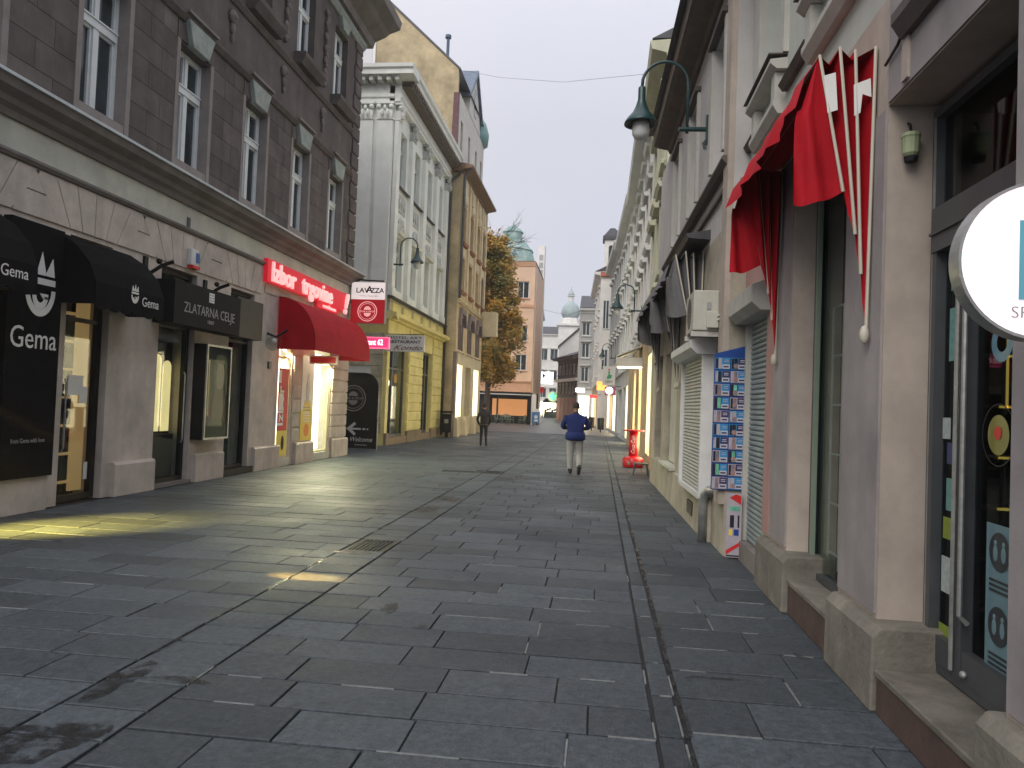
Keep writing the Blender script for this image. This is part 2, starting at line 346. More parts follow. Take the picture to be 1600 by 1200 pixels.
for i, (x, y, w, d) in enumerate(grates):
    t = thing("drain_grate", ["cast iron drain grate set in the paving strip nearest the camera", "small cast iron drain grate in the paving farther up the street"][i], "drain grate", (x+w/2, y+d/2, -0.013), "drain grates in the paving")
    part("frame", GRATE, t, lambda m: (m.box(WF, x+.01, x+w-.01, y+.01, y+.05, -.012, .0), m.box(WF, x+.01, x+w-.01, y+d-.05, y+d-.01, -.012, .0),
         m.box(WF, x+.01, x+.05, y+.05, y+d-.05, -.012, 0), m.box(WF, x+w-.05, x+w-.01, y+.05, y+d-.05, -.012, 0)))
    for k in range(8):
        a = x+.07+k*(w-.14)/7; part("bar", GRATE, t, lambda m: m.box(WF, a-.012, a+.012, y+.05, y+d-.05, -.012, -.002))
# ================================================================ dark brown building with shops, left side
A_UP = mat("brown_render", (0.115, 0.096, 0.088), 0.9, 0.25, 1.6, 0.5, 30, stain=0.25, streak=0.22)
A_BLK = mat("brown_render_block", (0.117, 0.098, 0.09), 0.9, 0.25, 2.0, 0.5, 30, stain=0.3, streak=0.28, objv=0.22)
A_LOW = mat("pinkish_render", (0.58, 0.515, 0.45), 0.9, 0.16, 2.2, 0.35, 40, stain=0.28, streak=0.14)
A_BAND = mat("pale_green_render", (0.6, 0.61, 0.53), 0.85, 0.16, 1.2, 0.3, 30, stain=0.24, streak=0.1)
A_CORN = mat("grey_cornice", (0.22, 0.2, 0.185), 0.85, 0.2, 1.5, 0.4, 30, stain=0.25, streak=0.12)
A_KEY = mat("keystone_render", (0.32, 0.36, 0.33), 0.85, 0.2, 4, 0.4, 30, stain=0.25, streak=0.15)
A_WHT = mat("ledge_flashing", (0.55, 0.6, 0.6), 0.55, 0.15, 3, 0.2, 30, stain=0.1)
WINF = mat("white_window_frame", (0.68, 0.72, 0.72), 0.45, 0.06, 4, 0.05, 50)
A_REV = mat("window_reveal_render", (0.26, 0.23, 0.215), 0.88, 0.15, 3, 0.3, 40, stain=0.15)
LA = left_frame(-7.55)
A = thing("shop_building", "dark brown rendered building with white windows above pinkish ground-floor shops", "building", (-7.55, 15, 0))
wx = [7.85, 10.3, 12.75, 15.2, 17.65, 20.1]; HW = 0.52
U0, U1 = 4.0, 21.8
holes1 = [(c-HW, c+HW, 5.78, 7.86) for c in wx] + [(c-HW, c+HW, 9.98, 12.0) for c in wx]
part("upper_wall", A_UP, A, lambda m: wall_boxes(m, LA, U0, U1, 5.45, 13.0, 0, -0.45, holes1))
part("building_body", A_UP, A, lambda m: (m.box(LA, U0, U1, -9, -0.47, 4.7, 13.2), m.box(LA, U0, U1, -9, -2.6, 0, 4.7), m.box(LA, U1-.25, U1-0.01, -2.6, -0.47, 0, 4.7)))
# cornice, band, mouldings between ground floor and first floor
part("ledge_cornice", A_CORN, A, lambda m: m.prof(LA, [(-.1, 5.06), (.06, 5.06), (.09, 5.14), (.17, 5.18), (.2, 5.25), (.34, 5.31), (.38, 5.405), (-.1, 5.405)], U0, U1+.12))
part("ledge_flashing", A_WHT, A, lambda m: m.prof(LA, [(-.02, 5.52), (-.02, 5.41), (.42, 5.41), (.42, 5.45)], U0, U1+.16))
part("band", A_BAND, A, lambda m: m.box(LA, U0, U1, -.45, .015, 4.66, 5.055))
part("band_moulding", A_CORN, A, lambda m: m.prof(LA, [(-.1, 4.58), (.05, 4.58), (.09, 4.62), (.09, 4.655), (-.1, 4.655)], U0, U1+.03))
gf = [(6.3, 8.45, 0, 3.55), (9.8, 10.74, 0, 3.86), (12.05, 13.2, 0, 3.86), (14.5, 15.56, 0, 3.86), (16.95, 17.72, 0, 3.05), (19.2, 20.45, 0, 3.05)]
part("ground_floor_wall", A_LOW, A, lambda m: wall_boxes(m, LA, U0, U1, 0, 4.58, 0, -0.45, gf))
# voussoirs over the shop openings: fanned blocks, proud of the wall
fans = [(10.27, 0.47), (12.62, .58), (15.03, .53)]
def vous(m, c, i, n=6, span=1.25, zb=3.93, zt=4.56):
    a0 = -span+2*span*i/n; a1 = -span+2*span*(i+1)/n; g = .008
    m.prism(LA, [(c+a0*0.62+g, zb), (c+a1*0.62-g, zb), (c+a1-g, zt), (c+a0+g, zt)], -0.01, 0.03)
for c, h in fans+[(7.9, .6)]:
    for i in range(6): part("voussoir", A_LOW, A, lambda m: vous(m, c, i), bevel=0.008)
for c in (9.1, 11.43, 13.83):
    part("frieze_block", A_LOW, A, lambda m: m.box(LA, c-.36, c+.36, -.01, .026, 4.27, 4.56), bevel=.008)
    part("frieze_block", A_LOW, A, lambda m: m.prism(LA, [(c-.4, 3.93), (c+.4, 3.93), (c+.36, 4.25), (c-.36, 4.25)], -.01, .028), bevel=.008)
for k in range(8):
    u = 16.35+k*0.68
    part("frieze_block", A_LOW, A, lambda m: m.box(LA, u-.335, u+.335, -.01, .024, 4.13 if k % 2 else 4.0, 4.56), bevel=.008)
# plinths
for a, b in ((8.5, 9.48), (10.93, 12.0), (13.3, 14.36), (15.72, 16.98), (17.97, 19.13), (20.62, 21.86)):
    part("plinth", A_LOW, A, lambda m: m.prof(LA, [(-.02, 0), (.1, 0), (.1, .49), (.07, .53), (-.02, .53)], a, b))
# rusticated courses on the two pillars by the lit shop
for a, b in ((20.5, 21.79),):
    for k in range(8):
        z = .56+k*.33
        part("rusticated_block", A_LOW, A, lambda m: m.box(LA, a, b, -.01, .05, z, z+.30), bevel=.018)
for k in range(6):
    z = .56+k*.36
    part("rusticated_block", A_LOW, A, lambda m: m.box(LA, 17.8, 18.28, -.01, .04, z, z+.33), bevel=.018)
# block facing on the first floor
for j, zb in enumerate([5.46+.405*i for i in range(7)]):
    for i in range(len(wx)+1):
        a = (wx[i-1]+HW+.1) if i else U0+2.0; b = (wx[i]-HW-.1) if i < len(wx) else U1-.62
        cut = a+(b-a)*(.38 if j % 2 else .66)
        for p, q in ((a, cut), (cut, b)):
            if q-p > .1: part("facing_block", A_BLK, A, lambda m: m.box(LA, p+.003, q-.003, -.005, .014, zb, zb+.4), bevel=.006)
# quoins down the far corner
for k in range(17):
    z = 5.5+k*.44; w = .58 if k % 2 else .5
    if z > 12.6: continue
    part("quoin", A_BLK, A, lambda m: (m.box(LA, U1-w, U1+.05, -.35, .055, z, z+.40),), bevel=.03)
part("string_course", A_UP, A, lambda m: m.prof(LA, [(-.02, 8.24), (.05, 8.24), (.11, 8.33), (.11, 8.37), (-.02, 8.42)], U0, U1-.6))
part("sill_course", A_UP, A, lambda m: m.prof(LA, [(-.02, 9.5), (.04, 9.5), (.09, 9.6), (.09, 9.64), (-.02, 9.68)], U0, U1-.6))
part("top_cornice", A_CORN, A, lambda m: m.prof(LA, [(-.3, 12.75), (.1, 12.75), (.16, 12.95), (.5, 13.1), (.62, 13.2), (.95, 13.32), (1.0, 13.55), (-.3, 13.65)], U0, U1+.8))
part("frieze_moulding", A_KEY, A, lambda m: m.prof(LA, [(-.02, 12.32), (.06, 12.32), (.14, 12.44), (.14, 12.5), (-.02, 12.54)], U0, U1+.1))
part("roof", mat("roof_tin", (0.06, 0.06, 0.065), 0.6, 0.3, 2, .2, 30), A, lambda m: m.prof(LA, [(.9, 13.66), (-9, 13.66), (-4.5, 16.5)], U0, U1+.7))
def casement(root, fr, c, hw, z0, z1, v=-.2, tr=.66, frame=WINF, pane=PANE, t=.055, name="window", tmul=1.0):
    """two-leaf window with a transom light: part window > sub-parts mullion, transom, pane, sill"""
    a, b = c-hw, c+hw; zt = z0+(z1-z0)*tr
    w = part(name, frame, root, lambda m: (m.box(fr, a, a+t, v-.06, v+.03, z0, z1), m.box(fr, b-t, b, v-.06, v+.03, z0, z1), m.box(fr, a+t, b-t, v-.06, v+.03, z1-t, z1), m.box(fr, a+t, b-t, v-.06, v+.03, z0, z0+t)))
    part("transom", frame, w, lambda m: (m.box(fr, a+t, b-t, v-.06, v+.06, zt-.07*tmul, zt+.05*tmul), m.box(fr, a+t, b-t, v-.06, v+.08, zt+.05*tmul, zt+.075*tmul)))
    part("mullion", frame, w, lambda m: (m.box(fr, c-.06, c+.06, v-.06, v+.045, z0+t, zt-.07*tmul), m.box(fr, c-.045, c+.045, v-.06, v+.04, zt+.075*tmul, z1-t)))
    for p, q, r, s in ((a+t, c-.06, z0+t, zt-.07*tmul), (c+.06, b-t, z0+t, zt-.07*tmul), (a+t, c-.045, zt+.075*tmul, z1-t), (c+.045, b-t, zt+.075*tmul, z1-t)):
        part("sash", frame, w, lambda m: (m.box(fr, p+.003, p+.04, v-.05, v+.015, r, s), m.box(fr, q-.04, q-.003, v-.05, v+.015, r, s), m.box(fr, p+.04, q-.04, v-.05, v+.015, s-.04, s), m.box(fr, p+.04, q-.04, v-.05, v+.015, r, r+.04)))
        part("pane", pane, w, lambda m: m.box(fr, p+.035, q-.035, v-.05, v-.025, r+.03, s-.03))
    return w
CURT = mat("net_curtain", (0.3, 0.33, 0.33), 0.8, 0.3, 6, 0.2, 40, streak=.3)
for c in wx:
    w = casement(A, LA, c, HW-.005, 5.8, 7.85)
    part("sill", A_WHT, w, lambda m: m.box(LA, c-HW-.02, c+HW+.02, -.2, .06, 5.53, 5.57))
    part("reveal", A_REV, w, lambda m: (m.box(LA, c+HW-.004, c+HW+.1, -.2, .026, 5.57, 7.9), m.box(LA, c-HW-.1, c-HW+.004, -.2, .026, 5.57, 7.9), m.box(LA, c-HW+.004, c+HW-.004, -.2, .012, 5.575, 5.797)))
    part("keystone", A_KEY, A, lambda m: m.prism(LA, [(c-.27, 7.86), (c+.27, 7.86), (c+.45, 8.3), (c-.45, 8.3)], -.02, .13), bevel=.015)
    part("keystone_cap", A_CORN, A, lambda m: m.box(LA, c-.52, c+.52, -.02, .17, 8.385, 8.43))
    for p_, q_ in ((c-.62, c-.285), (c+.285, c+.62)): part("lintel", A_UP, A, lambda m: m.box(LA, p_, q_, -.02, .03, 7.9, 8.2))
    w = casement(A, LA, c, HW-.005, 9.98, 11.99)
    part("sill", A_UP, w, lambda m: m.prof(LA, [(-.2, 9.69), (.2, 9.69), (.3, 9.86), (.3, 9.97), (-.2, 9.97)], c-.68, c+.68))
    part("keystone", A_KEY, A, lambda m: m.prism(LA, [(c-.22, 12.0), (c+.22, 12.0), (c+.36, 12.31), (c-.36, 12.31)], -.02, .13), bevel=.015)
ORN = mat("stucco_ornament", (0.17, 0.15, 0.14), 0.9, 0.3, 8, 0.6, 40)
def garland(m, c, zt, n, s):
    for k in range(n):
        z = zt-k*s; q = .5+.5*math.sin(k*2.1)
        m.ball(LA(c+(.04 if k % 2 else -.04), .05, z), (.055, .06+.035*q, s*.62), 8, 6)
        if k % 3 == 0: m.ball(LA(c, .07, z+.02), (.05, .05, .05), 6, 5)
for i in range(len(wx)-1):
    c = (wx[i]+wx[i+1])/2
    part("garland_ornament", ORN, A, lambda m: garland(m, c, 11.9, 13, .16), smooth=True)
    part("rosette_ornament", ORN, A, lambda m: (m.ball(LA(c, .04, 9.2), (.07, .15, .15), 10, 6), m.ball(LA(c, .08, 9.2), (.06, .07, .07), 8, 6), m.ball(LA(c, .04, 8.98), (.05, .08, .13), 8, 6), m.ball(LA(c, .04, 8.78), (.04, .04, .09), 8, 6)), smooth=True)
part("brass_plate", DARKM, A, lambda m: m.box(LA, 12.72, 12.82, .015, .03, 4.68, 4.86))
# --- shop rooms and glazing
TAN = mat("shelf_wood", (0.5, 0.3, 0.13), 0.6, 0.15, 3, .1, 40, streak=.08)
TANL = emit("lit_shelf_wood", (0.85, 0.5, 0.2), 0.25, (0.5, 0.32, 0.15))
def shopfront(root, fr, a, b, z0, z1, v, frame, pane, name, t=.05, post=None, bars=()):
    d = part(name, frame, root, lambda m: (m.box(fr, a, a+t, v-.07, v+.02, z0, z1), m.box(fr, b-t, b, v-.07, v+.02, z0, z1), m.box(fr, a+t, b-t, v-.07, v+.02, z1-t, z1), m.box(fr, a+t, b-t, v-.07, v+.02, z0, z0+t)))
    zs = [z0+t]+[x for q in bars for x in (q-.03, q+.03)]+[z1-t]
    for q in bars: part("rail", frame, d, lambda m: m.box(fr, a+t, b-t, v-.07, v+.015, q-.03, q+.03))
    for k in range(0, len(zs), 2): part("pane", pane, d, lambda m: m.box(fr, a+t-.01, b-t+.01, v-.035, v-.028, zs[k]-.01, zs[k+1]+.01))
    return d
d = shopfront(A, LA, 9.82, 10.72, 0.02, 3.8, -.12, BLACK, GLASS, "shop_door", .09, bars=(2.68,))
part("handle", STEEL, d, lambda m: m.tube([LA(9.95, -.08, .75), LA(9.95, -.05, .8), LA(9.95, -.05, 1.75), LA(9.95, -.08, 1.8)], .013))
part("notice", LETTER, d, lambda m: (m.box(LA, 10.1, 10.42, -.144, -.14, 1.57, 1.86), m.box(LA, 10.35, 10.52, -.139, -.135, 1.45, 1.7)))
part("sticker", LETTER, d, lambda m: m.box(LA, 10.53, 10.61, -.144, -.14, .3, .56))
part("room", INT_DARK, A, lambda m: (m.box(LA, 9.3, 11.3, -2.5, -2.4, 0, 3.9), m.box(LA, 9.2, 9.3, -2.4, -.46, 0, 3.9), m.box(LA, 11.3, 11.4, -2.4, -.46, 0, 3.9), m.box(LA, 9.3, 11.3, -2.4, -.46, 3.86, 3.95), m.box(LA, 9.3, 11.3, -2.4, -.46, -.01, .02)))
sh = thing("display_shelf", "warm lit wooden shelving seen through the glass door of the black-canopied shop", "shelf", (-8.4, 10.6, 0))
part("side_panel", TANL, sh, lambda m: m.box(LA, 10.47, 10.735, -.36, -.32, .12, 3.0))
part("back_panel", INT_DARK, sh, lambda m: m.box(LA, 9.81, 10.46, -.44, -.42, .12, 3.0))
for k in range(7): part("shelf_board", TANL, sh, lambda m: m.box(LA, 9.82, 10.46, -.41, -.3, .25+k*.42, .285+k*.42))
def book_row(m, k):
    u = 9.84; r_ = random.Random(k)
    while u < 10.42:
        w = r_.uniform(.03, .06); m.box(LA, u, u+w-.004, -.41, -.35, .287+k*.42, .287+k*.42+r_.uniform(.2, .33)); u += w
for k in range(6): part("goods_row", INT_DARK, sh, lambda m: book_row(m, k), kind="stuff")
# jeweller's door and window
d = shopfront(A, LA, 12.07, 13.18, 0.06, 3.84, -.12, BLACK, GLASS, "shop_door", .08, bars=(2.85,))
part("handle", STEEL, d, lambda m: m.tube([LA(13.06, -.09, .75), LA(13.06, -.06, .8), LA(13.06, -.06, 2.0), LA(13.06, -.09, 2.05)], .014))
part("step", A_CORN, A, lambda m: m.box(LA, 12.07, 13.25, -.3, .04, 0, .06))
d = shopfront(A, LA, 14.52, 15.54, .14, 3.84, -.12, BLACK, GLASS, "shop_window", .06, bars=(2.8,))
part("threshold", BLACK, A, lambda m: m.box(LA, 14.4, 15.85, -.2, .06, 0, .13))
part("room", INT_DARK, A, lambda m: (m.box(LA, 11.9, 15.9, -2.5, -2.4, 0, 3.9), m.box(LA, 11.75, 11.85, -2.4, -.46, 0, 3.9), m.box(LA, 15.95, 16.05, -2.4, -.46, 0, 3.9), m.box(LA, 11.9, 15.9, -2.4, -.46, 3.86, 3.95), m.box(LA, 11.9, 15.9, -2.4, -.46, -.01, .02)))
ARCH_GLOW = emit("painted_arch_reflection", (1.0, 0.78, 0.36), .8)  # yellow arches imitate a reflection in the door glass, painted as glow
def arch(m, fr, c, hw, z0, z1, v0, v1):
    pts = [(c-hw, z0), (c+hw, z0)]+[(c+hw*math.cos(t), z1-hw+hw*math.sin(t)) for t in [math.pi*i/10 for i in range(11)]]
    m.prism(fr, pts, v0, v1)
nl = thing("arch_reflections", "glowing yellow arched display niches inside the jeweller's doorway", "reflection", (-8.6, 13, 0))
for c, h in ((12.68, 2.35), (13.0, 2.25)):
    part("arch_reflection", ARCH_GLOW, nl, lambda m: arch(m, LA, c, .125, .95, h, -.4, -.38))
part("arch_backing", INT_DARK, nl, lambda m: (m.box(LA, 12.07, 13.18, -.44, -.41, .07, 3.5), m.box(LA, 12.1, 13.15, -.4, -.3, .07, .9)))
# lit shop under the red awning
LITW = emit("bright_shop_wall", (1.0, 0.93, 0.76), 3.2, (0.8, 0.78, 0.7))
SHOPW = mat("cream_shop_frame", (0.6, 0.52, 0.33), 0.6, .1, 3, .15, 40)
for a, b in ((16.97, 17.7), (19.22, 20.43)):
    d = shopfront(A, LA, a, b, .2, 3.03, -.05, SHOPW, GLASS, "shop_window", .05, bars=(2.62,))
    part("sill", A_BAND, d, lambda m: m.box(LA, a-.02, b+.02, -.2, .03, 0, .195))
part("lit_back_wall", LITW, A, lambda m: m.box(LA, 16.5, 21.2, -1.55, -1.5, .02, 3.1))
part("lit_display_panel", LITW, A, lambda m: m.box(LA, 19.24, 20.42, -.34, -.3, .25, 2.9))
part("lit_display_panel", LITW, A, lambda m: m.box(LA, 16.98, 17.7, -.34, -.3, .25, 2.9))
part("room", WHITE, A, lambda m: (m.box(LA, 16.4, 16.5, -1.5, -.46, 0, 3.2), m.box(LA, 21.2, 21.3, -1.5, -.46, 0, 3.2), m.box(LA, 16.5, 21.2, -1.5, -.46, 3.1, 3.2), m.box(LA, 16.5, 21.2, -1.5, -.46, -.01, .04)))
RED = mat("poster_red", (0.6, 0.02, 0.02), 0.5, .08, 3, 0); YEL = mat("poster_yellow", (0.8, 0.62, 0.08), 0.5, .06, 3, 0); ORG = mat("poster_orange", (0.8, 0.25, 0.03), .5, .06, 3, 0)
po = MB(); po.box(LA, 17.05, 17.62, -.025, -.02, .85, 2.35, 0); po.box(LA, 17.05, 17.62, -.025, -.02, .25, .85, 1)
po.box(LA, 17.05, 17.2, -.019, -.017, 2.0, 2.3, 2); po.box(LA, 17.1, 17.35, -.019, -.017, 1.35, 1.75, 2)
po.ball(LA(17.4, -.018, .55), (.004, .09, .18), 10, 6, 3)
text_mesh(po, "Izbor", .46, LA(17.36, -.0165, .95), ZP, YM, .003, .02, 1.0, 'LEFT', 2)
solo("window_poster", po, [RED, YEL, LETTER, INT_DARK], "red and yellow poster with white sideways lettering in the lit shop window", "poster")
pb = MB(); pb.box(LA, 18.36, 19.16, .012, .018, 1.35, 2.75, 0); pb.box(LA, 18.36, 19.16, .012, .018, .56, 1.35, 1)
pb.prism(LA, [(18.5, 1.35), (19.05, 1.35), (18.95, 1.6), (18.6, 1.6)], .012, .02, 1)
pb.ring(LA(18.76, .022, .83), YP, ZP, 0, .17, 20, 2)
for k in range(6): pb.box(LA, 18.52, 19.0-.05*(k % 2), .019, .021, 1.05+k*.07, 1.075+k*.07, 0 if k < 4 else 3)
pb.ball(LA(18.8, .022, 1.95), (.004, .1, .38), 10, 8, 4); pb.ball(LA(18.72, .02, 1.8), (.004, .08, .3), 10, 8, 4)
solo("pillar_banner", pb, [LETTER, YEL, ORG, LETTERD, mat("pale_print", (.5, .5, .48), .5, .2, 20, 0)], "white and yellow advertising banner on the pillar between the lit shop windows", "banner")
# far-left lit shop mostly outside the frame
part("lit_room", emit("orange_shop_wall", (1.0, 0.55, 0.15), 1.2), A, lambda m: m.box(LA, 5.4, 8.5, -2.3, -2.2, .02, 3.5))
d = shopfront(A, LA, 6.32, 8.43, .05, 3.5, -.2, BLACK, GLASS, "shop_window", .07, bars=())
part("mullion", BLACK, d, lambda m: m.box(LA, 7.3, 7.42, -.28, -.17, .12, 3.43))
def spot(name, loc, tgt, w, col, size=60, blend=.5, rad=.05):
    ld = bpy.data.lights.new(name, 'SPOT'); ld.energy = w; ld.color = col; ld.spot_size = R(size); ld.spot_blend = blend; ld.shadow_soft_size = rad
    o = bpy.data.objects.new(name, ld); COL.objects.link(o); o.location = loc
    o.rotation_euler = (Vector(tgt)-Vector(loc)).to_track_quat('-Z', 'Y').to_euler(); return o
spot("shop_spotlight", (-7.85, 6.5, 1.7), (-6.3, 8.35, 0), 7000, (1.0, .66, .15), 34, 1.0, .05)
spot("shop_spotlight", (-7.85, 7.0, 2.2), (-2.64, 6.72, 0), 34000, (1.0, .5, .12), 3.6, .9, .02)
def area(name, loc, tgt, w, col, sx, sy):
    ld = bpy.data.lights.new(name, 'AREA'); ld.shape = 'RECTANGLE'; ld.size = sx; ld.size_y = sy; ld.energy = w; ld.color = col
    o = bpy.data.objects.new(name, ld); COL.objects.link(o); o.location = loc
    o.rotation_euler = (Vector(tgt)-Vector(loc)).to_track_quat('-Z', 'Y').to_euler(); return o
area("shop_light_panel", (-7.74, 19.83, 2.8), (-6.1, 18.4, 0), 300, (1.0, .95, .58), 1.0, .12)
area("shop_light_panel", (-7.74, 17.33, 2.8), (-6.0, 16.1, 0), 190, (1.0, .95, .58), .6, .12)
# ================================================================ signs, awnings and fittings on the dark building
BLK_CL = mat("black_canvas", (0.006, 0.0055, 0.0055), 0.9, 0.3, 5, 0.2, 60, spec=.12)
RED_CL = mat("red_canvas", (0.4, 0.006, 0.014), 0.75, 0.16, 3, 0.25, 50, streak=.12, spec=.2)
def canopy(root, fr, prof, u0, u1, m_, th=.012, scallop=0):
    """fabric skin following a profile (v, z), closed at both ends"""
    mb = MB(); n = len(prof)
    for i in range(n-1):
        (v0, z0), (v1, z1) = prof[i], prof[i+1]; l = math.hypot(v1-v0, z1-z0); nv, nz = (z0-z1)/l*-th, (v1-v0)/l*-th
        mb.loft([fr(u0, v0, z0), fr(u0, v1, z1), fr(u0, v1+nv, z1+nz), fr(u0, v0+nv, z0+nz)], [fr(u1, v0, z0), fr(u1, v1, z1), fr(u1, v1+nv, z1+nz), fr(u1, v0+nv, z0+nz)])
    mb.build("canvas", m_, root)
    for u in (u0, u1):
        e = MB(); pts = [fr(u, v, z) for v, z in prof]+[fr(u, prof[0][0], prof[-1][1])]; k = .006 if u == u0 else -.006
        pts2 = [fr(u+k, v, z) for v, z in prof]+[fr(u+k, prof[0][0], prof[-1][1])]; e.loft(pts, pts2); e.build("end_panel", m_, root)
    if scallop:
        v, z = prof[-1]; s = (u1-u0)/scallop
        for i in range(scallop):
            a = u0+i*s; e = MB(); pts = [(a, z)]+[(a+s/2-s/2*math.cos(math.pi*k/8), z-.07*math.sin(math.pi*k/8)) for k in range(9)]+[(a+s, z)]
            e.prism(fr, pts, v-.008, v); e.build("valance_scallop", m_, root)
def crest(m, c, fr, v, s):
    """crown over a shield-shaped G"""
    for (u, w) in ((-.3, .5), (0, .62), (.3, .5)): m.prism(fr, [(c[0]+(u-.17)*s, c[1]+1.02*s), (c[0]+(u+.17)*s, c[1]+1.02*s), (c[0]+u*1.25*s, c[1]+(1.0+w)*s)], v, v+.004)
    m.prism(fr, [(c[0]-.5*s, c[1]+.78*s), (c[0]+.5*s, c[1]+.78*s), (c[0]+.5*s, c[1]+.94*s), (c[0]-.5*s, c[1]+.94*s)], v, v+.004)
    def arc(r0, r1, z0, x0, x1):
        pts = []; n = 14
        for i in range(n+1):
            t = math.pi*(x0+(x1-x0)*i/n); pts.append((math.cos(t)*r1, z0-math.sin(t)*r1*1.35))
        q = []
        for i in range(n, -1, -1):
            t = math.pi*(x0+(x1-x0)*i/n); q.append((math.cos(t)*r0, z0-math.sin(t)*r0*1.35))
        al = pts+q
        for i in range(n): m.prism(fr, [(c[0]+x*s, c[1]+z*s) for x, z in (pts[i], pts[i+1], q[n-1-i], q[n-i])], v, v+.004)
    arc(.38, .52, .66, 0, 1); arc(.14, .27, .5, 0.02, .98)
    m.prism(fr, [(c[0]+.1*s, c[1]+.42*s), (c[0]+.27*s, c[1]+.42*s), (c[0]+.27*s, c[1]+.55*s), (c[0]-.02*s, c[1]+.55*s)], v, v+.004)
t = thing("crest_sign", "tall black shop panel with a white crest and the word Gema", "sign panel", (-7.4, 9.02, .47))
part("board", BLK_CL, t, lambda m: m.box(LA, 8.56, 9.5, .03, .15, .47, 3.82))
part("emblem", LETTER, t, lambda m: crest(m, (9.1, 2.62), LA, .152, .52))
part("lettering", LETTER, t, lambda m: text_mesh(m, "Gema", .4, LA(9.03, .152, 2.17), YP, ZP, .004, 0, .86))
part("slogan", LETTERD, t, lambda m: text_mesh(m, "from Gema with love", .085, LA(9.03, .152, .93), YP, ZP, .002, 0, .8))
for (a, b, nm) in ((9.52, 11.15, "black scalloped shop awning over the glass door right of the crest panel"), (5.6, 8.45, "black shop awning at the picture's edge beside the crest panel")):
    t = thing("shop_awning", nm, "awning", (-7.5, (a+b)/2, 2.8), "black shop awnings")
    canopy(t, LA, [(.02, 3.83), (.3, 3.66), (.52, 3.42), (.63, 3.15), (.64, 2.84)], a, b, BLK_CL, scallop=6)
    c = b-.45
    part("emblem", LETTER, t, lambda m: crest(m, (c-.32, 2.97), LA, .645, .17))
    part("lettering", LETTER, t, lambda m: text_mesh(m, "Gema", .2, LA(c+.07, .645, 2.95), YP, ZP, .003, 0, .9))
    for u in (a+.05, b-.05): part("support_bar", BLACK, t, lambda m: m.tube([LA(u, .02, 2.86), LA(u, .62, 2.86)], .014))
def bracket(u, z, label, l=.42):
    t = thing("wall_bracket", label, "bracket", LA(u, 0, z), "black wall brackets")
    part("wall_plate", BLACK, t, lambda m: m.box(LA, u-.05, u+.05, .0, .04, z-.32, z+.08))
    part("arm", BLACK, t, lambda m: m.tube([LA(u, .03, z-.25), LA(u+.1, l*.6, z-.05), LA(u+.16, l, z+.03)], .032))
    part("roller", BLACK, t, lambda m: m.ball(LA(u+.1, .2, z+.02), (.05, .05, .05), 10, 6), smooth=True)
    return t
bracket(11.55, 3.82, "black folded awning bracket on the wall beside the black awning")
bracket(13.45, 3.75, "small black floodlight bracket above the jeweller's sign board")
t = thing("alarm_box", "white alarm box with red and blue lamp on the frieze above the jeweller's", "alarm box", LA(12.9, .03, 3.95))
part("housing", WHITE, t, lambda m: m.box(LA, 12.76, 13.0, .03, .12, 4.0, 4.3), bevel=.01)
part("red_lens", RED, t, lambda m: m.box(LA, 12.78, 13.03, .03, .14, 3.94, 3.998)); part("blue_lens", mat("blue_lens", (.05, .15, .4), .3, .1, 5, 0), t, lambda m: m.box(LA, 12.91, 13.01, .121, .14, 4.06, 4.24))
SIGNBK = mat("charcoal_sign", (0.008, 0.0075, 0.0075), .7, .3, 4, .1, 40, spec=.2)
t = thing("jeweller_sign", "charcoal jeweller's sign board with small grey capitals and a square logo", "shop sign", (-7.3, 13.4, 2.85))
part("board", SIGNBK, t, lambda m: m.box(LA, 11.82, 14.15, .02, .4, 2.84, 3.58))
part("side_board", mat("charcoal_sign_2", (0.022, 0.02, 0.02), .5, .3, 4, .1, 40), t, lambda m: m.box(LA, 14.16, 15.3, .02, .33, 2.84, 3.64))
part("lettering", LETTERD, t, lambda m: text_mesh(m, "ZLATARNA CELJE", .25, LA(13.02, .402, 3.07), YP, ZP, .003, 0, .92))
part("year", LETTERD, t, lambda m: text_mesh(m, "1889", .1, LA(13.02, .402, 2.94), YP, ZP, .003, 0, 1.2))
part("logo", LETTER, t, lambda m: [m.box(LA, 12.94, 13.12, .4, .404, 3.34+k*.05, 3.365+k*.05) for k in range(4)]+[m.box(LA, 12.94+.05*k, 12.965+.05*k, .4, .403, 3.34, 3.515) for k in range(4)])
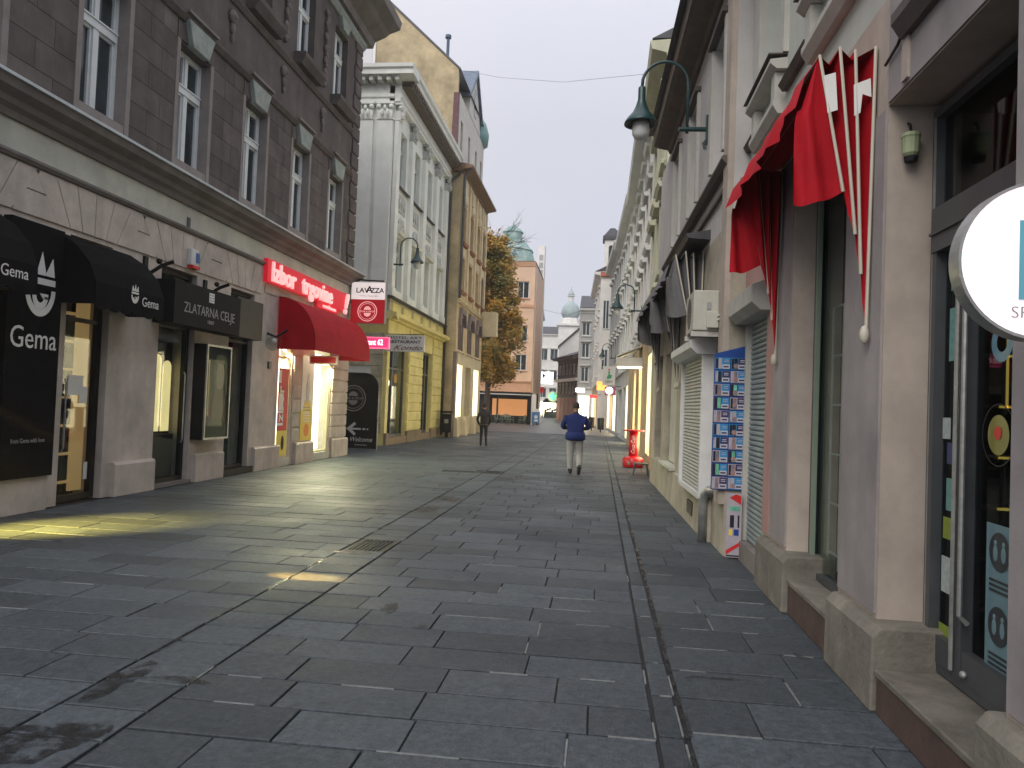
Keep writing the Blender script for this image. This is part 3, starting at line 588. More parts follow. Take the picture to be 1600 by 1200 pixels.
# illuminated poster case
t = thing("poster_case", "silver-framed poster case showing a dark portrait between the jeweller's openings", "poster case", (-7.4, 13.68, .8))
part("cabinet", BLACK, t, lambda m: m.box(LA, 13.2, 14.13, .01, .25, .8, 2.6))
part("frame", STEEL, t, lambda m: (m.box(LA, 13.2, 13.24, .25, .28, .8, 2.6), m.box(LA, 14.09, 14.13, .25, .28, .8, 2.6), m.box(LA, 13.24, 14.09, .25, .28, .8, .84), m.box(LA, 13.24, 14.09, .25, .28, 2.56, 2.6)))
def portrait(m):
    m.box(LA, 13.24, 14.09, .25, .254, .84, 2.56, 0)
    m.prism(LA, [(13.5, .84), (14.05, .84), (14.0, 1.5), (13.86, 1.78), (13.6, 1.75), (13.48, 1.4)], .254, .256, 1)
    pts = [(13.74+.17*math.cos(a), 2.02+.27*math.sin(a)) for a in [2*math.pi*i/18 for i in range(18)]]; m.prism(LA, pts, .256, .258, 2)
    m.prism(LA, [(13.52, 1.75), (13.62, 1.75), (13.6, 2.1), (13.66, 2.26), (13.9, 2.24), (13.95, 1.6), (14.02, 1.7), (14.0, 2.3), (13.8, 2.45), (13.58, 2.4), (13.5, 2.1)], .2585, .2605, 3)
    m.prism(LA, [(13.24, .84), (14.09, .84), (14.05, 1.06), (13.9, 1.18), (13.66, 1.22), (13.4, 1.15)], .261, .262, 3)
    m.box(LA, 13.3, 13.34, .2625, .264, 1.25, 2.3, 4); m.box(LA, 13.36, 13.385, .2625, .264, 1.2, 1.9, 5)  # gold strip paints the streak reflected in the case glass
    for s in (-1, 1): m.box(LA, 13.74+s*.07-.025, 13.74+s*.07+.025, .2625, .264, 2.05, 2.065, 3)
    m.box(LA, 13.7, 13.78, .2625, .264, 1.87, 1.885, 5)
part("poster", [INT_DARK, mat("print_brown", (.09, .06, .045), .5, .2, 4, 0), mat("print_skin", (.3, .2, .15), .5, .2, 4, 0), mat("print_black", (.01, .01, .01), .4, .1, 4, 0), mat("gold_reflection_and_goods", (.7, .45, .15), .4, .2, 8, 0), mat("print_red", (.35, .05, .04), .4, .2, 8, 0)], t, portrait)
part("cover_glass", glass("poster_cover", refl=1.3, k=.12), t, lambda m: m.box(LA, 13.24, 14.09, .268, .272, .84, 2.56))
t = thing("globe_wall_lamp", "clear globe wall lamp on a black arm left of the red awning", "wall lamp", LA(16.2, 0, 2.9))
part("arm", BLACK, t, lambda m: m.tube([LA(16.25, .0, 3.1), LA(16.3, .2, 3.02), LA(16.4, .42, 3.2)], .028))
part("globe", GLASS, t, lambda m: m.ball(LA(16.15, .2, 2.86), .17, 16, 10), smooth=True); part("bulb", LETTER, t, lambda m: m.ball(LA(16.2, .2, 2.92), .06, 10, 8), smooth=True)
part("meter_box", DARKM, A, lambda m: m.box(LA, 16.35, 16.47, 0, .04, 2.3, 2.46))
# red neon sign
NEON = emit("red_neon_box", (0.8, 0.01, 0.03), .3, (.6, .02, .04)); NEONL = emit("pink_neon_letter", (1.0, .42, .4), .72, (.9, .6, .6))
t = thing("neon_shop_sign", "long glowing red sign with pink lettering above the red awning", "neon sign", (-7.5, 18.4, 4.1))
part("backing_box", NEON, t, lambda m: m.box(LA, 15.85, 21.2, .03, .13, 4.22, 4.74))
part("lettering", NEONL, t, lambda m: text_mesh(m, "Izbor", .62, LA(16.0, .135, 4.27), YP, ZP, .05, .012, 1.02, 'LEFT')); part("lettering", NEONL, t, lambda m: text_mesh(m, "trgovine", .62, LA(17.75, .135, 4.27), YP, ZP, .05, .012, 1.02, 'LEFT')); lm = MB()
text_mesh(lm, "!", .8, LA(20.9, .135, 4.16), YP, ZP, .07, .03, 1.2, shear=.3)
lm.build("lettering", NEONL, t)
part("sub_lettering", NEONL, t, lambda m: text_mesh(m, "www.izbor.com", .15, LA(19.7, .135, 4.1), YP, ZP, .03, .004, 1.0))
part("sub_box", NEON, t, lambda m: m.box(LA, 18.9, 20.5, .05, .12, 4.06, 4.219))
t = thing("shop_awning", "bright red barrel awning over the lit shop windows", "awning", (-7.5, 18.8, 2.8))
pr = [(.03+.92*math.sin(a), 2.95+1.07*math.cos(a)) for a in [math.pi/2*i/9 for i in range(10)]]+[(.955, 2.78)]
canopy(t, LA, pr, 16.75, 20.95, RED_CL)
for u in (17.9, 19.0, 20.0): part("rib", STEEL, t, lambda m: m.tube([LA(u, v-.03, z-.03) for v, z in pr[:-1]], .011, 6))
part("hem_bar", STEEL, t, lambda m: m.tube([LA(16.77, .93, 2.8), LA(20.93, .93, 2.8)], .012, 6))
m_ = MB(); m_.box(front_frame(18.75), -7.5, -6.75, 0, .05, 2.55, 2.77, 0); m_.box(front_frame(18.75), -7.46, -6.79, .051, .055, 2.585, 2.735, 1)
solo("hanging_board", m_, [LETTER, RED], "small red board with a pale edge hanging under the red awning", "sign")
# projecting signs at the corner
F1 = front_frame(21.6)
t = thing("projecting_sign", "two-part projecting sign, white with black capitals over red with a ring logo", "projecting sign", (-6.95, 21.6, 3.96))
part("cabinet", STEEL, t, lambda m: m.box(F1, -7.46, -6.41, -.2, -.005, 3.95, 5.19))
part("upper_face", emit("sign_face_white", (.95, .87, .85), .45, (.8, .75, .72)), t, lambda m: m.box(F1, -7.45, -6.42, -.004, .006, 4.67, 5.18))
part("lower_face", emit("sign_face_red", (.6, .01, .02), .22, (.4, .01, .02)), t, lambda m: m.box(F1, -7.45, -6.42, -.004, .006, 3.96, 4.665))
part("lettering", BLACK, t, lambda m: (text_mesh(m, "LAV", .21, (-7.12, 21.592, 4.87), XP, ZP, .003, .02, 1.05), text_mesh(m, "A", .29, (-6.9, 21.592, 4.87), XP, ZP, .003, .02, .95), text_mesh(m, "ZZA", .21, (-6.66, 21.592, 4.87), XP, ZP, .003, .02, 1.0)))
part("motto", LETTERD, t, lambda m: text_mesh(m, "TORINO, ITALIA, 1895", .06, (-6.93, 21.592, 4.75), XP, ZP, .002, 0, 1))
def ring_logo(m, c, r, y, k=0):
    m.ring((c[0], y, c[1]), XP, ZP, r*.92, r, 32, k, (0, .003, 0)); m.ring((c[0], y, c[1]), XP, ZP, r*.76, r*.8, 32, k, (0, .003, 0))
    for s in (1, -1):
        pts = [(c[0]+r*.36*math.cos(a), y, c[1]+s*(r*.16+r*.36*math.sin(a))) for a in [math.pi*i/10 for i in range(11)]]; m.loft(pts, [(x, y2+.003, z) for x, y2, z in pts], k)
    text_mesh(m, "STAR & DROP", r*.24, (c[0], y, c[1]-r*.09), XP, ZP, .003, .01, 1.0, m=k)
part("logo", emit("logo_pink", (.95, .5, .5), .5), t, lambda m: ring_logo(m, (-6.94, 4.31), .3, 21.588))
part("arm", BLACK, t, lambda m: m.tube([(-7.6, 21.7, 5.28), (-6.5, 21.7, 5.24)], .022, 6))
t = thing("projecting_sign", "small pink glowing projecting sign peeking out behind the red awning", "projecting sign", (-6.85, 21.78, 3.22))
F2 = front_frame(21.75)
part("cabinet", emit("pink_sign_box", (.95, .16, .32), .8, (.8, .2, .3)), t, lambda m: m.box(F2, -7.5, -6.28, -.12, 0, 3.22, 3.57))
part("face", emit("pink_sign_face", (.85, .05, .2), .6), t, lambda m: m.box(F2, -7.47, -6.31, .001, .005, 3.255, 3.535))
part("lettering", emit("white_sign_text", (1, .9, .92), 1.4), t, lambda m: text_mesh(m, "restaurant 62", .24, (-6.93, 21.742, 3.33), XP, ZP, .004, .02, .72))
# black banner panel standing in the side alley
t = thing("cafe_sign", "black cafe panel with a ring logo, a white arrow and the word Welcome", "sign panel", (-8.2, 24.35, 0))
F3 = front_frame(24.3)
def cafe(m):
    pts = [(-9.2, .05), (-7.33, .05), (-7.33, 1.9)]+[(-7.78+.45*math.cos(a), 2.1+.48*math.sin(a)) for a in [math.pi/2*i/8 for i in range(9)]]+[(-9.2, 2.58)]
    m.prism(F3, pts, -.08, 0)
part("board", BLK_CL, t, cafe)
part("logo", LETTERD, t, lambda m: ring_logo(m, (-8.16, 1.72), .44, 24.29))
part("arrow", LETTER, t, lambda m: (m.prism(F3, [(-8.35, .7), (-8.08, .93), (-8.02, .86), (-8.2, .7), (-8.02, .54), (-8.08, .47)], .001, .005), m.box(F3, -8.2, -7.85, .001, .005, .67, .73), m.box(F3, -7.8, -7.7, .001, .005, .67, .73), m.box(F3, -7.65, -7.6, .001, .005, .67, .73)))
part("lettering", LETTER, t, lambda m: (text_mesh(m, "Welcome", .22, (-7.85, 24.295, .28), XP, ZP, .003, .004, .9, shear=.35), m.box(F3, -8.05, -7.62, .001, .004, .16, .175)))
for x in (-9.15, -7.31): part("post", STEEL, t, lambda m: m.tube([(x, 24.36, 0), (x, 24.36, 2.0)], .02, 6))
# ================================================================ white pilastered building with a yellow ground floor
B_W = mat("white_render", (0.78, 0.8, 0.75), 0.85, 0.08, 1.2, 0.25, 30, stain=0.1, streak=0.05)
B_Y = mat("yellow_render", (0.75, 0.66, 0.27), 0.85, 0.12, 1.5, 0.3, 30, stain=0.2, streak=0.08)
B_P = mat("patched_render", (0.46, 0.43, 0.31), 0.85, 0.3, 2.5, 0.4, 20, stain=0.35)
B_S = mat("worn_stone_base", (0.26, 0.2, 0.13), 0.9, 0.2, 2, .5, 30, stain=.3)
B_O = mat("grey_stucco", (0.46, 0.48, 0.45), .9, .3, 9, .6, 40)
BROWN = mat("soffit_wood", (0.14, 0.115, 0.09), .8, .2, 4, .3, 40)
TIN = mat("dark_tin", (0.05, 0.05, 0.055), .5, .3, 3, .2, 40)
LB = left_frame(-7.9); YB = 27.2; SB = front_frame(YB)
B = thing("pilastered_building", "white neoclassical building with corinthian pilasters over a yellow ground floor", "building", (-7.9, 32, 0))
bays = [(27.62, 29.4), (29.86, 31.68), (32.22, 34.04), (34.62, 36.32)]; UB1 = 37.0
hol = [(a+.32, b-.32, 10.0, 12.2) for a, b in bays]+[(a+.32, b-.32, 6.0, 8.1) for a, b in bays]
part("upper_wall", B_W, B, lambda m: wall_boxes(m, LB, YB, UB1, 5.62, 13.2, -.1, -.45, hol))
part("building_body", B_W, B, lambda m: (m.box(LB, YB+.01, UB1, -8, -.46, 5.62, 13.9), m.box(LB, YB+.02, UB1, -8, -1.6, 0, 5.62), m.box(LB, YB+.02, YB+.3, -1.6, -.1, 0, 5.62)))
part("parapet_roof", TIN, B, lambda m: m.box(LB, YB-.1, UB1, -8, .3, 14.14, 14.2))
for k, (a, b) in enumerate([(YB, 27.62)]+[(bays[i][1], bays[i+1][0]) for i in range(3)]+[(36.32, UB1)]):
    p = part("pilaster", B_W, B, lambda m: (m.box(LB, a, b, -.12, .06, 5.66, 12.25), m.box(LB, a-.03, b+.03, -.12, .1, 5.64, 5.95)))
    def capital(m, fr, a, b, v):
        c = (a+b)/2; w = (b-a)/2
        m.prism(fr, [(c-w*.85, 12.3), (c+w*.85, 12.3), (c+w*1.02, 12.62), (c-w*1.02, 12.62)], -.1, v+.05)
        for s in (-1, 1):
            m.ball(fr(c+s*w*.8, v+.05, 12.74), (.1, .1, .1), 10, 7); m.ball(fr(c+s*w*.35, v+.08, 12.5), (.07, .09, .15), 8, 6)
        m.ball(fr(c, v+.07, 12.7), (.07, .07, .1), 8, 6); m.box(fr, a-.06, b+.06, -.1, v+.1, 12.84, 12.93); m.box(fr, a-.02, b+.02, -.1, v+.03, 12.26, 12.3)
    part("capital", B_O if k else B_W, p, lambda m: capital(m, LB, a, b, .06), smooth=False)
for a, b in ((-9.42, -8.82), (-8.66, -8.06)):
    p = part("pilaster", B_W, B, lambda m: m.box(SB, a, b, -.02, .08, 5.66, 12.25))
    part("capital", B_W, p, lambda m: capital(m, SB, a, b, .08))
part("side_wall", B_W, B, lambda m: m.box(SB, -10.8, -8.02, -.3, -.005, 5.62, 13.0))
part("entablature", B_W, B, lambda m: (m.prof(LB, [(-.3, 12.94), (.1, 12.94), (.1, 13.05), (.16, 13.1), (.16, 13.2), (.1, 13.24), (.1, 13.55), (-.3, 13.55)], YB-.1, UB1), m.prof(SB, [(-.3, 12.945), (.1, 12.945), (.1, 13.05), (.16, 13.1), (.16, 13.2), (.1, 13.24), (.1, 13.545), (-.3, 13.545)], -10.8, -8.01)))
part("cornice", B_W, B, lambda m: (m.prof(LB, [(-.3, 13.78), (.6, 13.78), (.62, 13.95), (.7, 14.0), (.72, 14.135), (-.3, 14.135)], YB-.62, UB1), m.prof(SB, [(-.3, 13.785), (.6, 13.785), (.62, 13.95), (.7, 14.0), (.72, 14.13), (-.3, 14.13)], -10.8, -7.19)))
part("corner_frieze", B_W, B, lambda m: m.box(LB, YB-.095, YB+.125, -.1, .095, 13.552, 13.779))
part("side_frieze", B_W, B, lambda m: m.box(SB, -10.8, -8.005, -.3, .09, 13.546, 13.784))
part("soffit", BROWN, B, lambda m: (m.box(LB, YB+.13, UB1, -.2, .5, 13.56, 13.775), ))
for k in range(34):
    u = YB+.1+k*.29; part("modillion", BROWN, B, lambda m: m.box(LB, u, u+.15, .1, .56, 13.62, 13.77))
for k in range(7):
    x = -9.9+k*.33; part("modillion", B_O, B, lambda m: m.box(SB, x, x+.16, .1, .5, 13.6, 13.775))
for a, b in bays:
    w = casement(B, LB, (a+b)/2, (b-a)/2-.325, 10.01, 12.19, -.3, .7, frame=mat("grey_white_frame", (.45, .5, .48), .5, .1, 4, .05), pane=PANE_B)
    part("sill", TIN, w, lambda m: m.prof(LB, [(-.3, 9.93), (.05, 9.93), (.05, 9.96), (-.3, 10.02)], a+.02, b-.02))
    casement(B, LB, (a+b)/2, (b-a)/2-.325, 6.01, 8.09, -.3, .7, frame=MATS["grey_white_frame"], pane=PANE_B)
    part("spandrel_panel", B_O, B, lambda m: m.box(LB, a+.3, b-.3, -.11, -.06, 9.05, 9.7))
    def orn(m):
        c = (a+b)/2
        for s in (-.35, 0, .35): m.ball(LB(c+s, -.05, 9.37), (.05, .13, .2), 8, 6)
        m.ball(LB(c, -.05, 8.55), (.08, .42, .3), 10, 7); m.ball(LB(c, 0, 8.62), (.07, .13, .17), 8, 6)
        for s in (-.42, .42): m.ball(LB(c+s, -.05, 8.35), (.05, .16, .22), 8, 6)
    part("stucco_relief", B_O, B, orn, smooth=True)
    part("window_hood", B_W, B, lambda m: m.prof(LB, [(-.12, 8.12), (.1, 8.12), (.16, 8.2), (-.12, 8.26)], a+.15, b-.15))
gw = [(27.55, 30.3, 0, 3.95), (32.8, 34.7, 0, 3.95)]
part("ground_floor_wall", B_Y, B, lambda m: wall_boxes(m, LB, YB+.01, UB1, .0, 4.72, 0, -.4, gw))
part("frieze", B_P, B, lambda m: (m.box(LB, YB+.01, UB1, -.4, .01, 5.0, 5.52), m.box(SB, -10.8, -8.06, -.3, .0, 4.9, 5.52)))
for k in range(6):
    u = 27.5+k*1.62; part("frieze_panel", B_Y, B, lambda m: m.box(LB, u, u+1.2, -.01, .04, 5.08, 5.42))
part("ledge", TIN, B, lambda m: (m.prof(LB, [(-.1, 5.53), (.24, 5.53), (.24, 5.56), (-.1, 5.64)], YB-.2, UB1),))
part("yellow_cornice", B_Y, B, lambda m: (m.prof(LB, [(-.1, 4.73), (.12, 4.73), (.2, 4.8), (.36, 4.84), (.38, 4.98), (-.1, 5.0)], YB-.3, UB1+.02), m.prof(SB, [(-.1, 4.735), (.12, 4.735), (.2, 4.8), (.28, 4.84), (.3, 4.975), (-.1, 4.99)], -10.8, -7.53)))
for a, b in ((30.32, 32.78), (34.72, 36.98)):
    for k in range(11):
        z = .5+k*.385; part("rusticated_block", B_Y, B, lambda m: m.box(LB, a+.02, b-.02, -.01, .05, z, z+.35), bevel=.02)
for a, b in ((27.2, 27.55), (30.3, 32.8), (34.7, 37.0)): part("plinth", B_S, B, lambda m: m.box(LB, a, b, -.02, .09, 0, .46))
for i, (a, b) in enumerate(((27.58, 30.28), (32.82, 34.68))):
    d = shopfront(B, LB, a, b, .28, 3.93, -.18, DARKM, GLASS, "shop_window", .09, bars=(2.95,))
    part("mullion", DARKM, d, lambda m: m.box(LB, a+(.9 if i == 0 else 1.1), a+(1.0 if i == 0 else 1.16), -.25, -.155, .37, 3.84))
    part("sill", B_S, d, lambda m: m.box(LB, a-.02, b+.02, -.3, .06, 0, .275))
part("blue_blind", mat("blue_grey_blind", (.12, .15, .2), .6, .2, 3, .1), B, lambda m: m.box(LB, 27.7, 29.4, -.26, -.245, 3.06, 3.8))
part("room", mat("cafe_room", (.3, .27, .2), .8, .3, 1.5, .1), B, lambda m: m.box(LB, 27.3, 36.9, -1.5, -1.4, 0, 4.5))
WARM = emit("warm_bulb", (1, .8, .5), 9); 
for u, z, r in ((28.2, 2.55, .12), (28.5, 3.0, .06), (29.4, 2.4, .07)):
    t = thing("pendant_lamp", {.12: "large glowing pendant lamp in the cafe window", .06: "tiny high bulb in the cafe window", .07: "small warm pendant lamp deeper in the cafe window"}[r], "pendant lamp", (-8.45, u, z))
    part("bulb", WARM, t, lambda m: m.ball(LB(u, -.55, z), (r*.6, r, r*1.7), 10, 8), smooth=True); part("flex", CABLE, t, lambda m: m.tube([LB(u, -.55, z+r), LB(u, -.55, 4.4)], .006, 5))
# alley side of the ground floor
part("side_ground_wall", B_Y, B, lambda m: wall_boxes(m, SB, -10.8, -8.01, 0, 4.73, -.005, -.3, [(-9.75, -8.5, 1.55, 3.0)]))
for k in range(9):
    z = .45+k*.42
    for a, b in ((-8.46, -8.03), (-10.7, -9.8)) if 1.3 < z < 2.95 else ((-9.3, -8.03), (-10.7, -9.32)):
        part("stone_block", B_P, B, lambda m: m.box(SB, a+.01, b-.01, -.02, .035, z, z+.40), bevel=.012)
w = shopfront(B, SB, -9.73, -8.52, 1.57, 2.98, -.1, WHITE, PANE, "side_window", .08)
part("downpipe", DARKM, B, lambda m: m.tube([LB(36.9, .62, 13.5), LB(36.9, .5, 13.25), LB(36.85, .12, 12.9), LB(36.85, .12, .1)], .07, 8), smooth=True)
mu = MB()
for (cx, cz, r) in ((-8.68, 1.3, .33), (-8.66, .82, .33)):
    mu.ring((cx, YB-.040, cz), XP, ZP, 0, r, 28, 1, (0, .004, 0)); mu.ring((cx, YB-.046, cz), XP, ZP, 0, r*.9, 28, 0, (0, .004, 0))
mu.ring((-8.62, YB-.050, 1.42), XP, ZP, 0, .07, 16, 2, (0, .003, 0))
solo("wall_graffiti", mu, [mat("graffiti_blue", (.03, .13, .36), .6, .15, 4, 0), mat("graffiti_black", (.01, .01, .015), .6, .1, 4, 0), mat("graffiti_pale", (.35, .6, .75), .6, .1, 4, 0)], "blue rounded graffiti with black outline painted on the alley wall", "graffiti")
FH = front_frame(27.0)
t = thing("hotel_sign", "white projecting restaurant sign with dark capitals and red script on the yellow corner", "projecting sign", (-7.2, 27.0, 3.52))
part("board", mat("sign_white", (.7, .7, .66), .5, .06, 4, .05), t, lambda m: m.box(FH, -7.92, -6.46, -.12, 0, 3.52, 4.13))
part("lettering", BLACK, t, lambda m: (text_mesh(m, "HOTEL ART", .13, (-7.2, 26.995, 3.99), XP, ZP, .003, 0, 1.9, m=0), text_mesh(m, "RESTAURANT", .155, (-7.2, 26.995, 3.83), XP, ZP, .003, .012, 1.25)))
part("script", mat("dark_script", (.12, .03, .03), .5, .1, 4, 0), t, lambda m: (text_mesh(m, "Kondo", .26, (-7.1, 26.995, 3.58), XP, ZP, .003, .0, 1.5, shear=.5), m.box(FH, -7.85, -7.78, .001, .004, 3.72, 3.735), m.box(FH, -7.85, -7.78, .001, .004, 3.62, 3.635)))
part("arm", BLACK, t, lambda m: m.tube([(-7.9, 27.06, 4.16), (-6.5, 27.06, 4.16)], .016, 6))
# ---------------------------------------------------------------- street lamps (wall mounted, swan neck)
LGLASS = mat("frosted_globe", (.62, .64, .62), .25, .05, 4, 0)
def street_lamp(fr, u, z, label, reach=.95):
    t = thing("street_lamp", label, "street lamp", fr(u, 0, z), "green swan-neck street lamps on the walls")
    part("wall_plate", GREENM, t, lambda m: m.box(fr, u-.05, u+.05, 0, .03, z-.22, z+.2))
    part("arm", GREENM, t, lambda m: (m.tube([fr(u, .02, z), fr(u, .42, z)], .035, 10), m.tube([fr(u, .02, z-.16), fr(u, .06, z-.2), fr(u, .03, z-.3)], .02, 6)))
    c, r = (.3+reach)/2, (reach-.3)/2
    neck = [fr(u, .3, z-.06), fr(u, .3, z+.62)]+[fr(u, c-r*math.cos(a), z+.68+r*math.sin(a)) for a in [math.pi*i/14 for i in range(1, 14)]]+[fr(u, reach, z+.6)]
    part("swan_neck", GREENM, t, lambda m: m.tube(neck, .024, 8), smooth=True)
    x, y, _ = fr(u, reach, 0)
    part("lamp_shade", GREENM, t, lambda m: m.lathe((x, y, z), [(.045, .64), (.055, .62), (.055, .45), (.085, .35), (.13, .25), (.2, .17), (.245, .1), (.25, .07), (.22, .075), (.12, .2), (.03, .4)], 22), smooth=True)
    part("globe", LGLASS, t, lambda m: m.lathe((x, y, z), [(.12, .12), (.13, .03), (.125, -.08), (.09, -.14), (.03, -.165)], 18), smooth=True)
street_lamp(LB, 27.35, 6.82, "green swan-neck lamp on the white pilastered building's corner")
# ================================================================ ochre building with gable wall and mansard
C_O = mat("ochre_render", (0.66, 0.51, 0.3), 0.88, 0.14, 1.4, 0.35, 30, stain=0.22, streak=0.1)
C_T = mat("tan_trim", (0.7, 0.6, 0.4), 0.85, 0.1, 2, 0.3, 30, stain=0.15)
C_G = mat("gable_plaster", (0.54, 0.44, 0.27), 0.92, 0.28, 1.1, 0.7, 14, stain=0.35)
C_W = mat("mansard_white", (0.62, 0.6, 0.54), 0.85, 0.08, 2, 0.2, 30)
C_R = mat("rust_sill", (0.3, 0.13, 0.07), 0.8, 0.2, 4, .3)
C_P = mat("mauve_render", (0.26, 0.21, 0.2), .88, .12, 2, .3, 30, stain=.2)
LC = left_frame(-7.25); CU0, CU1 = 37.02, 45.3
Cb = thing("ochre_building", "ochre rendered building with arched triple windows and a tall sandy gable wall", "building", (-7.25, 41, 0))
cw = [38.15, 40.4, 42.65, 44.5]
ch = [(c-.55, c+.55, 7.5, 9.25) for c in cw]+[(c-.5, c+.5, 10.0, 11.9) for c in cw]
part("upper_wall", C_O, Cb, lambda m: wall_boxes(m, LC, CU0, CU1, 6.9, 13.4, 0, -.4, ch))
part("mansard_wall", C_W, Cb, lambda m: wall_boxes(m, LC, CU0+.25, CU1, 13.72, 17.6, -.35, -.7, [(c-.3, c+.3, 14.6, 16.4) for c in cw]))
part("gable_wall", C_G, Cb, lambda m: m.prism(front_frame(37.01), [(-16, 0), (-7.26, 0), (-7.26, 13.4), (-7.65, 13.72), (-7.65, 18.7), (-12.6, 23.3), (-16, 23.3)], -.24, 0))
part("building_body", C_O, Cb, lambda m: (m.box(LC, CU0+.25, CU1, -8.5, -.72, 4.5, 17.6), m.box(LC, CU0+.25, CU1, -8.5, -1.3, 0, 4.5)))
part("roof", mat("slate_roof", (.09, .095, .11), .6, .3, 3, .3, 30), Cb, lambda m: m.prism(Fr((0, 37.0), (1, 0), (0, 1)), [(-7.5, 18.6), (-7.55, 18.75), (-12.6, 23.45), (-16, 23.45), (-16, 23.31), (-12.62, 23.31)], -.04, CU1-36.95))
part("tile_strip", mat("purple_tile", (.13, .06, .065), .7, .25, 5, .4), Cb, lambda m: m.prism(front_frame(36.99), [(-7.9, 14.2), (-7.56, 13.75), (-7.56, 17.5), (-7.85, 17.5)], -.1, .012))
for c in cw: part("attic_pane", PANE, Cb, lambda m: m.box(LC, c-.3, c+.3, -.6, -.55, 14.6, 16.4))
part("dormer_gable", C_W, Cb, lambda m: m.prism(LC, [(39.8, 17.62), (43.6, 17.62), (43.2, 18.6), (41.7, 20.4), (40.2, 18.6)], -1.1, -.33))
part("dormer_roof", mat("blue_slate", (.13, .17, .23), .5, .2, 4, .2), Cb, lambda m: (m.prism(LC, [(39.6, 18.4), (39.6, 18.6), (41.7, 20.75), (41.7, 20.45)], -1.3, -.2), m.prism(LC, [(43.8, 18.4), (43.8, 18.6), (41.7, 20.75), (41.7, 20.45)], -1.3, -.2)))
part("dormer_pane", PANE, Cb, lambda m: arch(m, LC, 41.7, .35, 18.0, 19.6, -.34, -.31))
part("corner_dome", mat("verdigris", (.2, .36, .36), .6, .2, 4, .2), Cb, lambda m: m.lathe((-8.2, 45.0, 17.6), [(.9, 0), (.95, .6), (.75, 1.3), (.4, 1.8), (.05, 2.3)], 14), smooth=True)
part("chimney_pipe", mat("blue_flue", (.08, .13, .2), .5, .2, 4, .1), Cb, lambda m: (m.tube([(-8.4, 37.6, 18.9), (-8.4, 37.6, 20.6)], .08, 8), m.tube([(-8.4, 37.6, 20.6), (-8.4, 37.6, 20.75)], .16, 8)))
w = part("gable_window", mat("bright_frame", (.72, .72, .7), .4, .05, 3, 0), Cb, lambda m: m.box(front_frame(37.01), -12.95, -12.05, 0, .06, 18.5, 20.6))
part("pane", mat("milky_pane", (.55, .55, .57), .25, .05, 1, 0), w, lambda m: m.box(front_frame(37.01), -12.8, -12.2, .061, .075, 18.65, 20.4))
part("eave", mat("eave_boards", (.2, .13, .08), .8, .2, 4, .3), Cb, lambda m: m.prof(LC, [(-.4, 13.41), (.05, 13.41), (.1, 13.5), (.5, 13.58), (.58, 13.6), (.58, 13.7), (-.4, 13.95)], CU0-.25, CU1+.1))
part("downpipe", DARKM, Cb, lambda m: m.tube([LC(CU0-.05, .5, 13.7), LC(CU0-.05, .15, 13.2), LC(CU0-.05, .12, 7)], .07, 8))
for c in cw:
    for (z0, z1, hw) in ((7.5, 9.25, .55), (10.0, 11.9, .5)):
        w = casement(Cb, LC, c, hw-.005, z0+.005, z1-.005, -.22, .68, frame=mat("brown_frame", (.2, .12, .07), .6, .1, 4, .1), pane=PANE)
        part("sill", C_R, w, lambda m: m.prof(LC, [(-.2, z0-.16), (.12, z0-.16), (.18, z0-.04), (-.2, z0)], c-hw-.12, c+hw+.12))
    part("window_panel", C_T, Cb, lambda m: m.box(LC, c-.5, c+.5, -.01, .03, 9.35, 9.75))
    part("shell_ornament", C_T, Cb, lambda m: (m.ball(LC(c, .03, 12.2), (.14, .36, .3), 10, 7), m.prism(LC, [(c-.3, 12.5), (c+.3, 12.5), (c+.45, 13.2), (c-.45, 13.2)], -.01, .06)))
for u in [37.25]+[(cw[i]+cw[i+1])/2 for i in range(3)]+[45.12]:
    part("pilaster_strip", C_T, Cb, lambda m: m.box(LC, u-.17, u+.17, -.01, .09, 6.98, 13.3))
part("ledge", C_T, Cb, lambda m: m.prof(LC, [(-.2, 6.78), (.1, 6.78), (.2, 6.9), (-.2, 6.96)], CU0, CU1+.05))
sto = [(37.45, 39.2), (40.1, 41.9), (42.8, 44.6)]
part("arcade_wall", C_O, Cb, lambda m: wall_boxes(m, LC, CU0, CU1, 4.35, 6.8, 0, -.4, [(a+.15, b-.15, 4.45, 6.2) for a, b in sto]))
for a, b in sto:
    w = part("triple_window", PANE, Cb, lambda m: m.box(LC, a+.15, b-.15, -.25, -.2, 4.45, 6.2))
    for k in range(4): u = a+.15+(b-a-.3)*k/3; part("colonnette", C_P, w, lambda m: m.box(LC, u-.07, u+.07, -.2, -.02, 4.45, 6.2))
    part("arch_hood", C_P, Cb, lambda m: (m.prism(LC, [(a-.05, 5.7), (a+.15, 5.7), (a+.42, 6.3), (b-.42, 6.3), (b-.15, 5.7), (b+.05, 5.7), (b-.3, 6.6), (a+.3, 6.6)], .001, .16)))
    part("glass_canopy", C_P, Cb, lambda m: m.prism(LC, [(a-.25, 4.3), (b+.25, 4.3), (b+.1, 4.34), (a-.1, 4.34)], .0, .05) or m.loft([LC(a-.3, .02, 4.28), LC(b+.3, .02, 4.28), LC(b+.3, .02, 4.23), LC(a-.3, .02, 4.23)], [LC(a-.3, .6, 3.72), LC(b+.3, .6, 3.72), LC(b+.3, .6, 3.68), LC(a-.3, .6, 3.68)]))
SHOPL = emit("glowing_shop_front", (1.0, 0.95, 0.8), 6.0, (.8, .78, .7))
part("ground_floor_wall", C_T, Cb, lambda m: wall_boxes(m, LC, CU0, CU1, 0, 4.35, 0, -.4, [(a, b, .95, 3.75) for a, b in sto]))
part("corner_pier", C_P, Cb, lambda m: m.box(LC, CU0-.02, 37.38, -.1, .06, 0, 4.3))
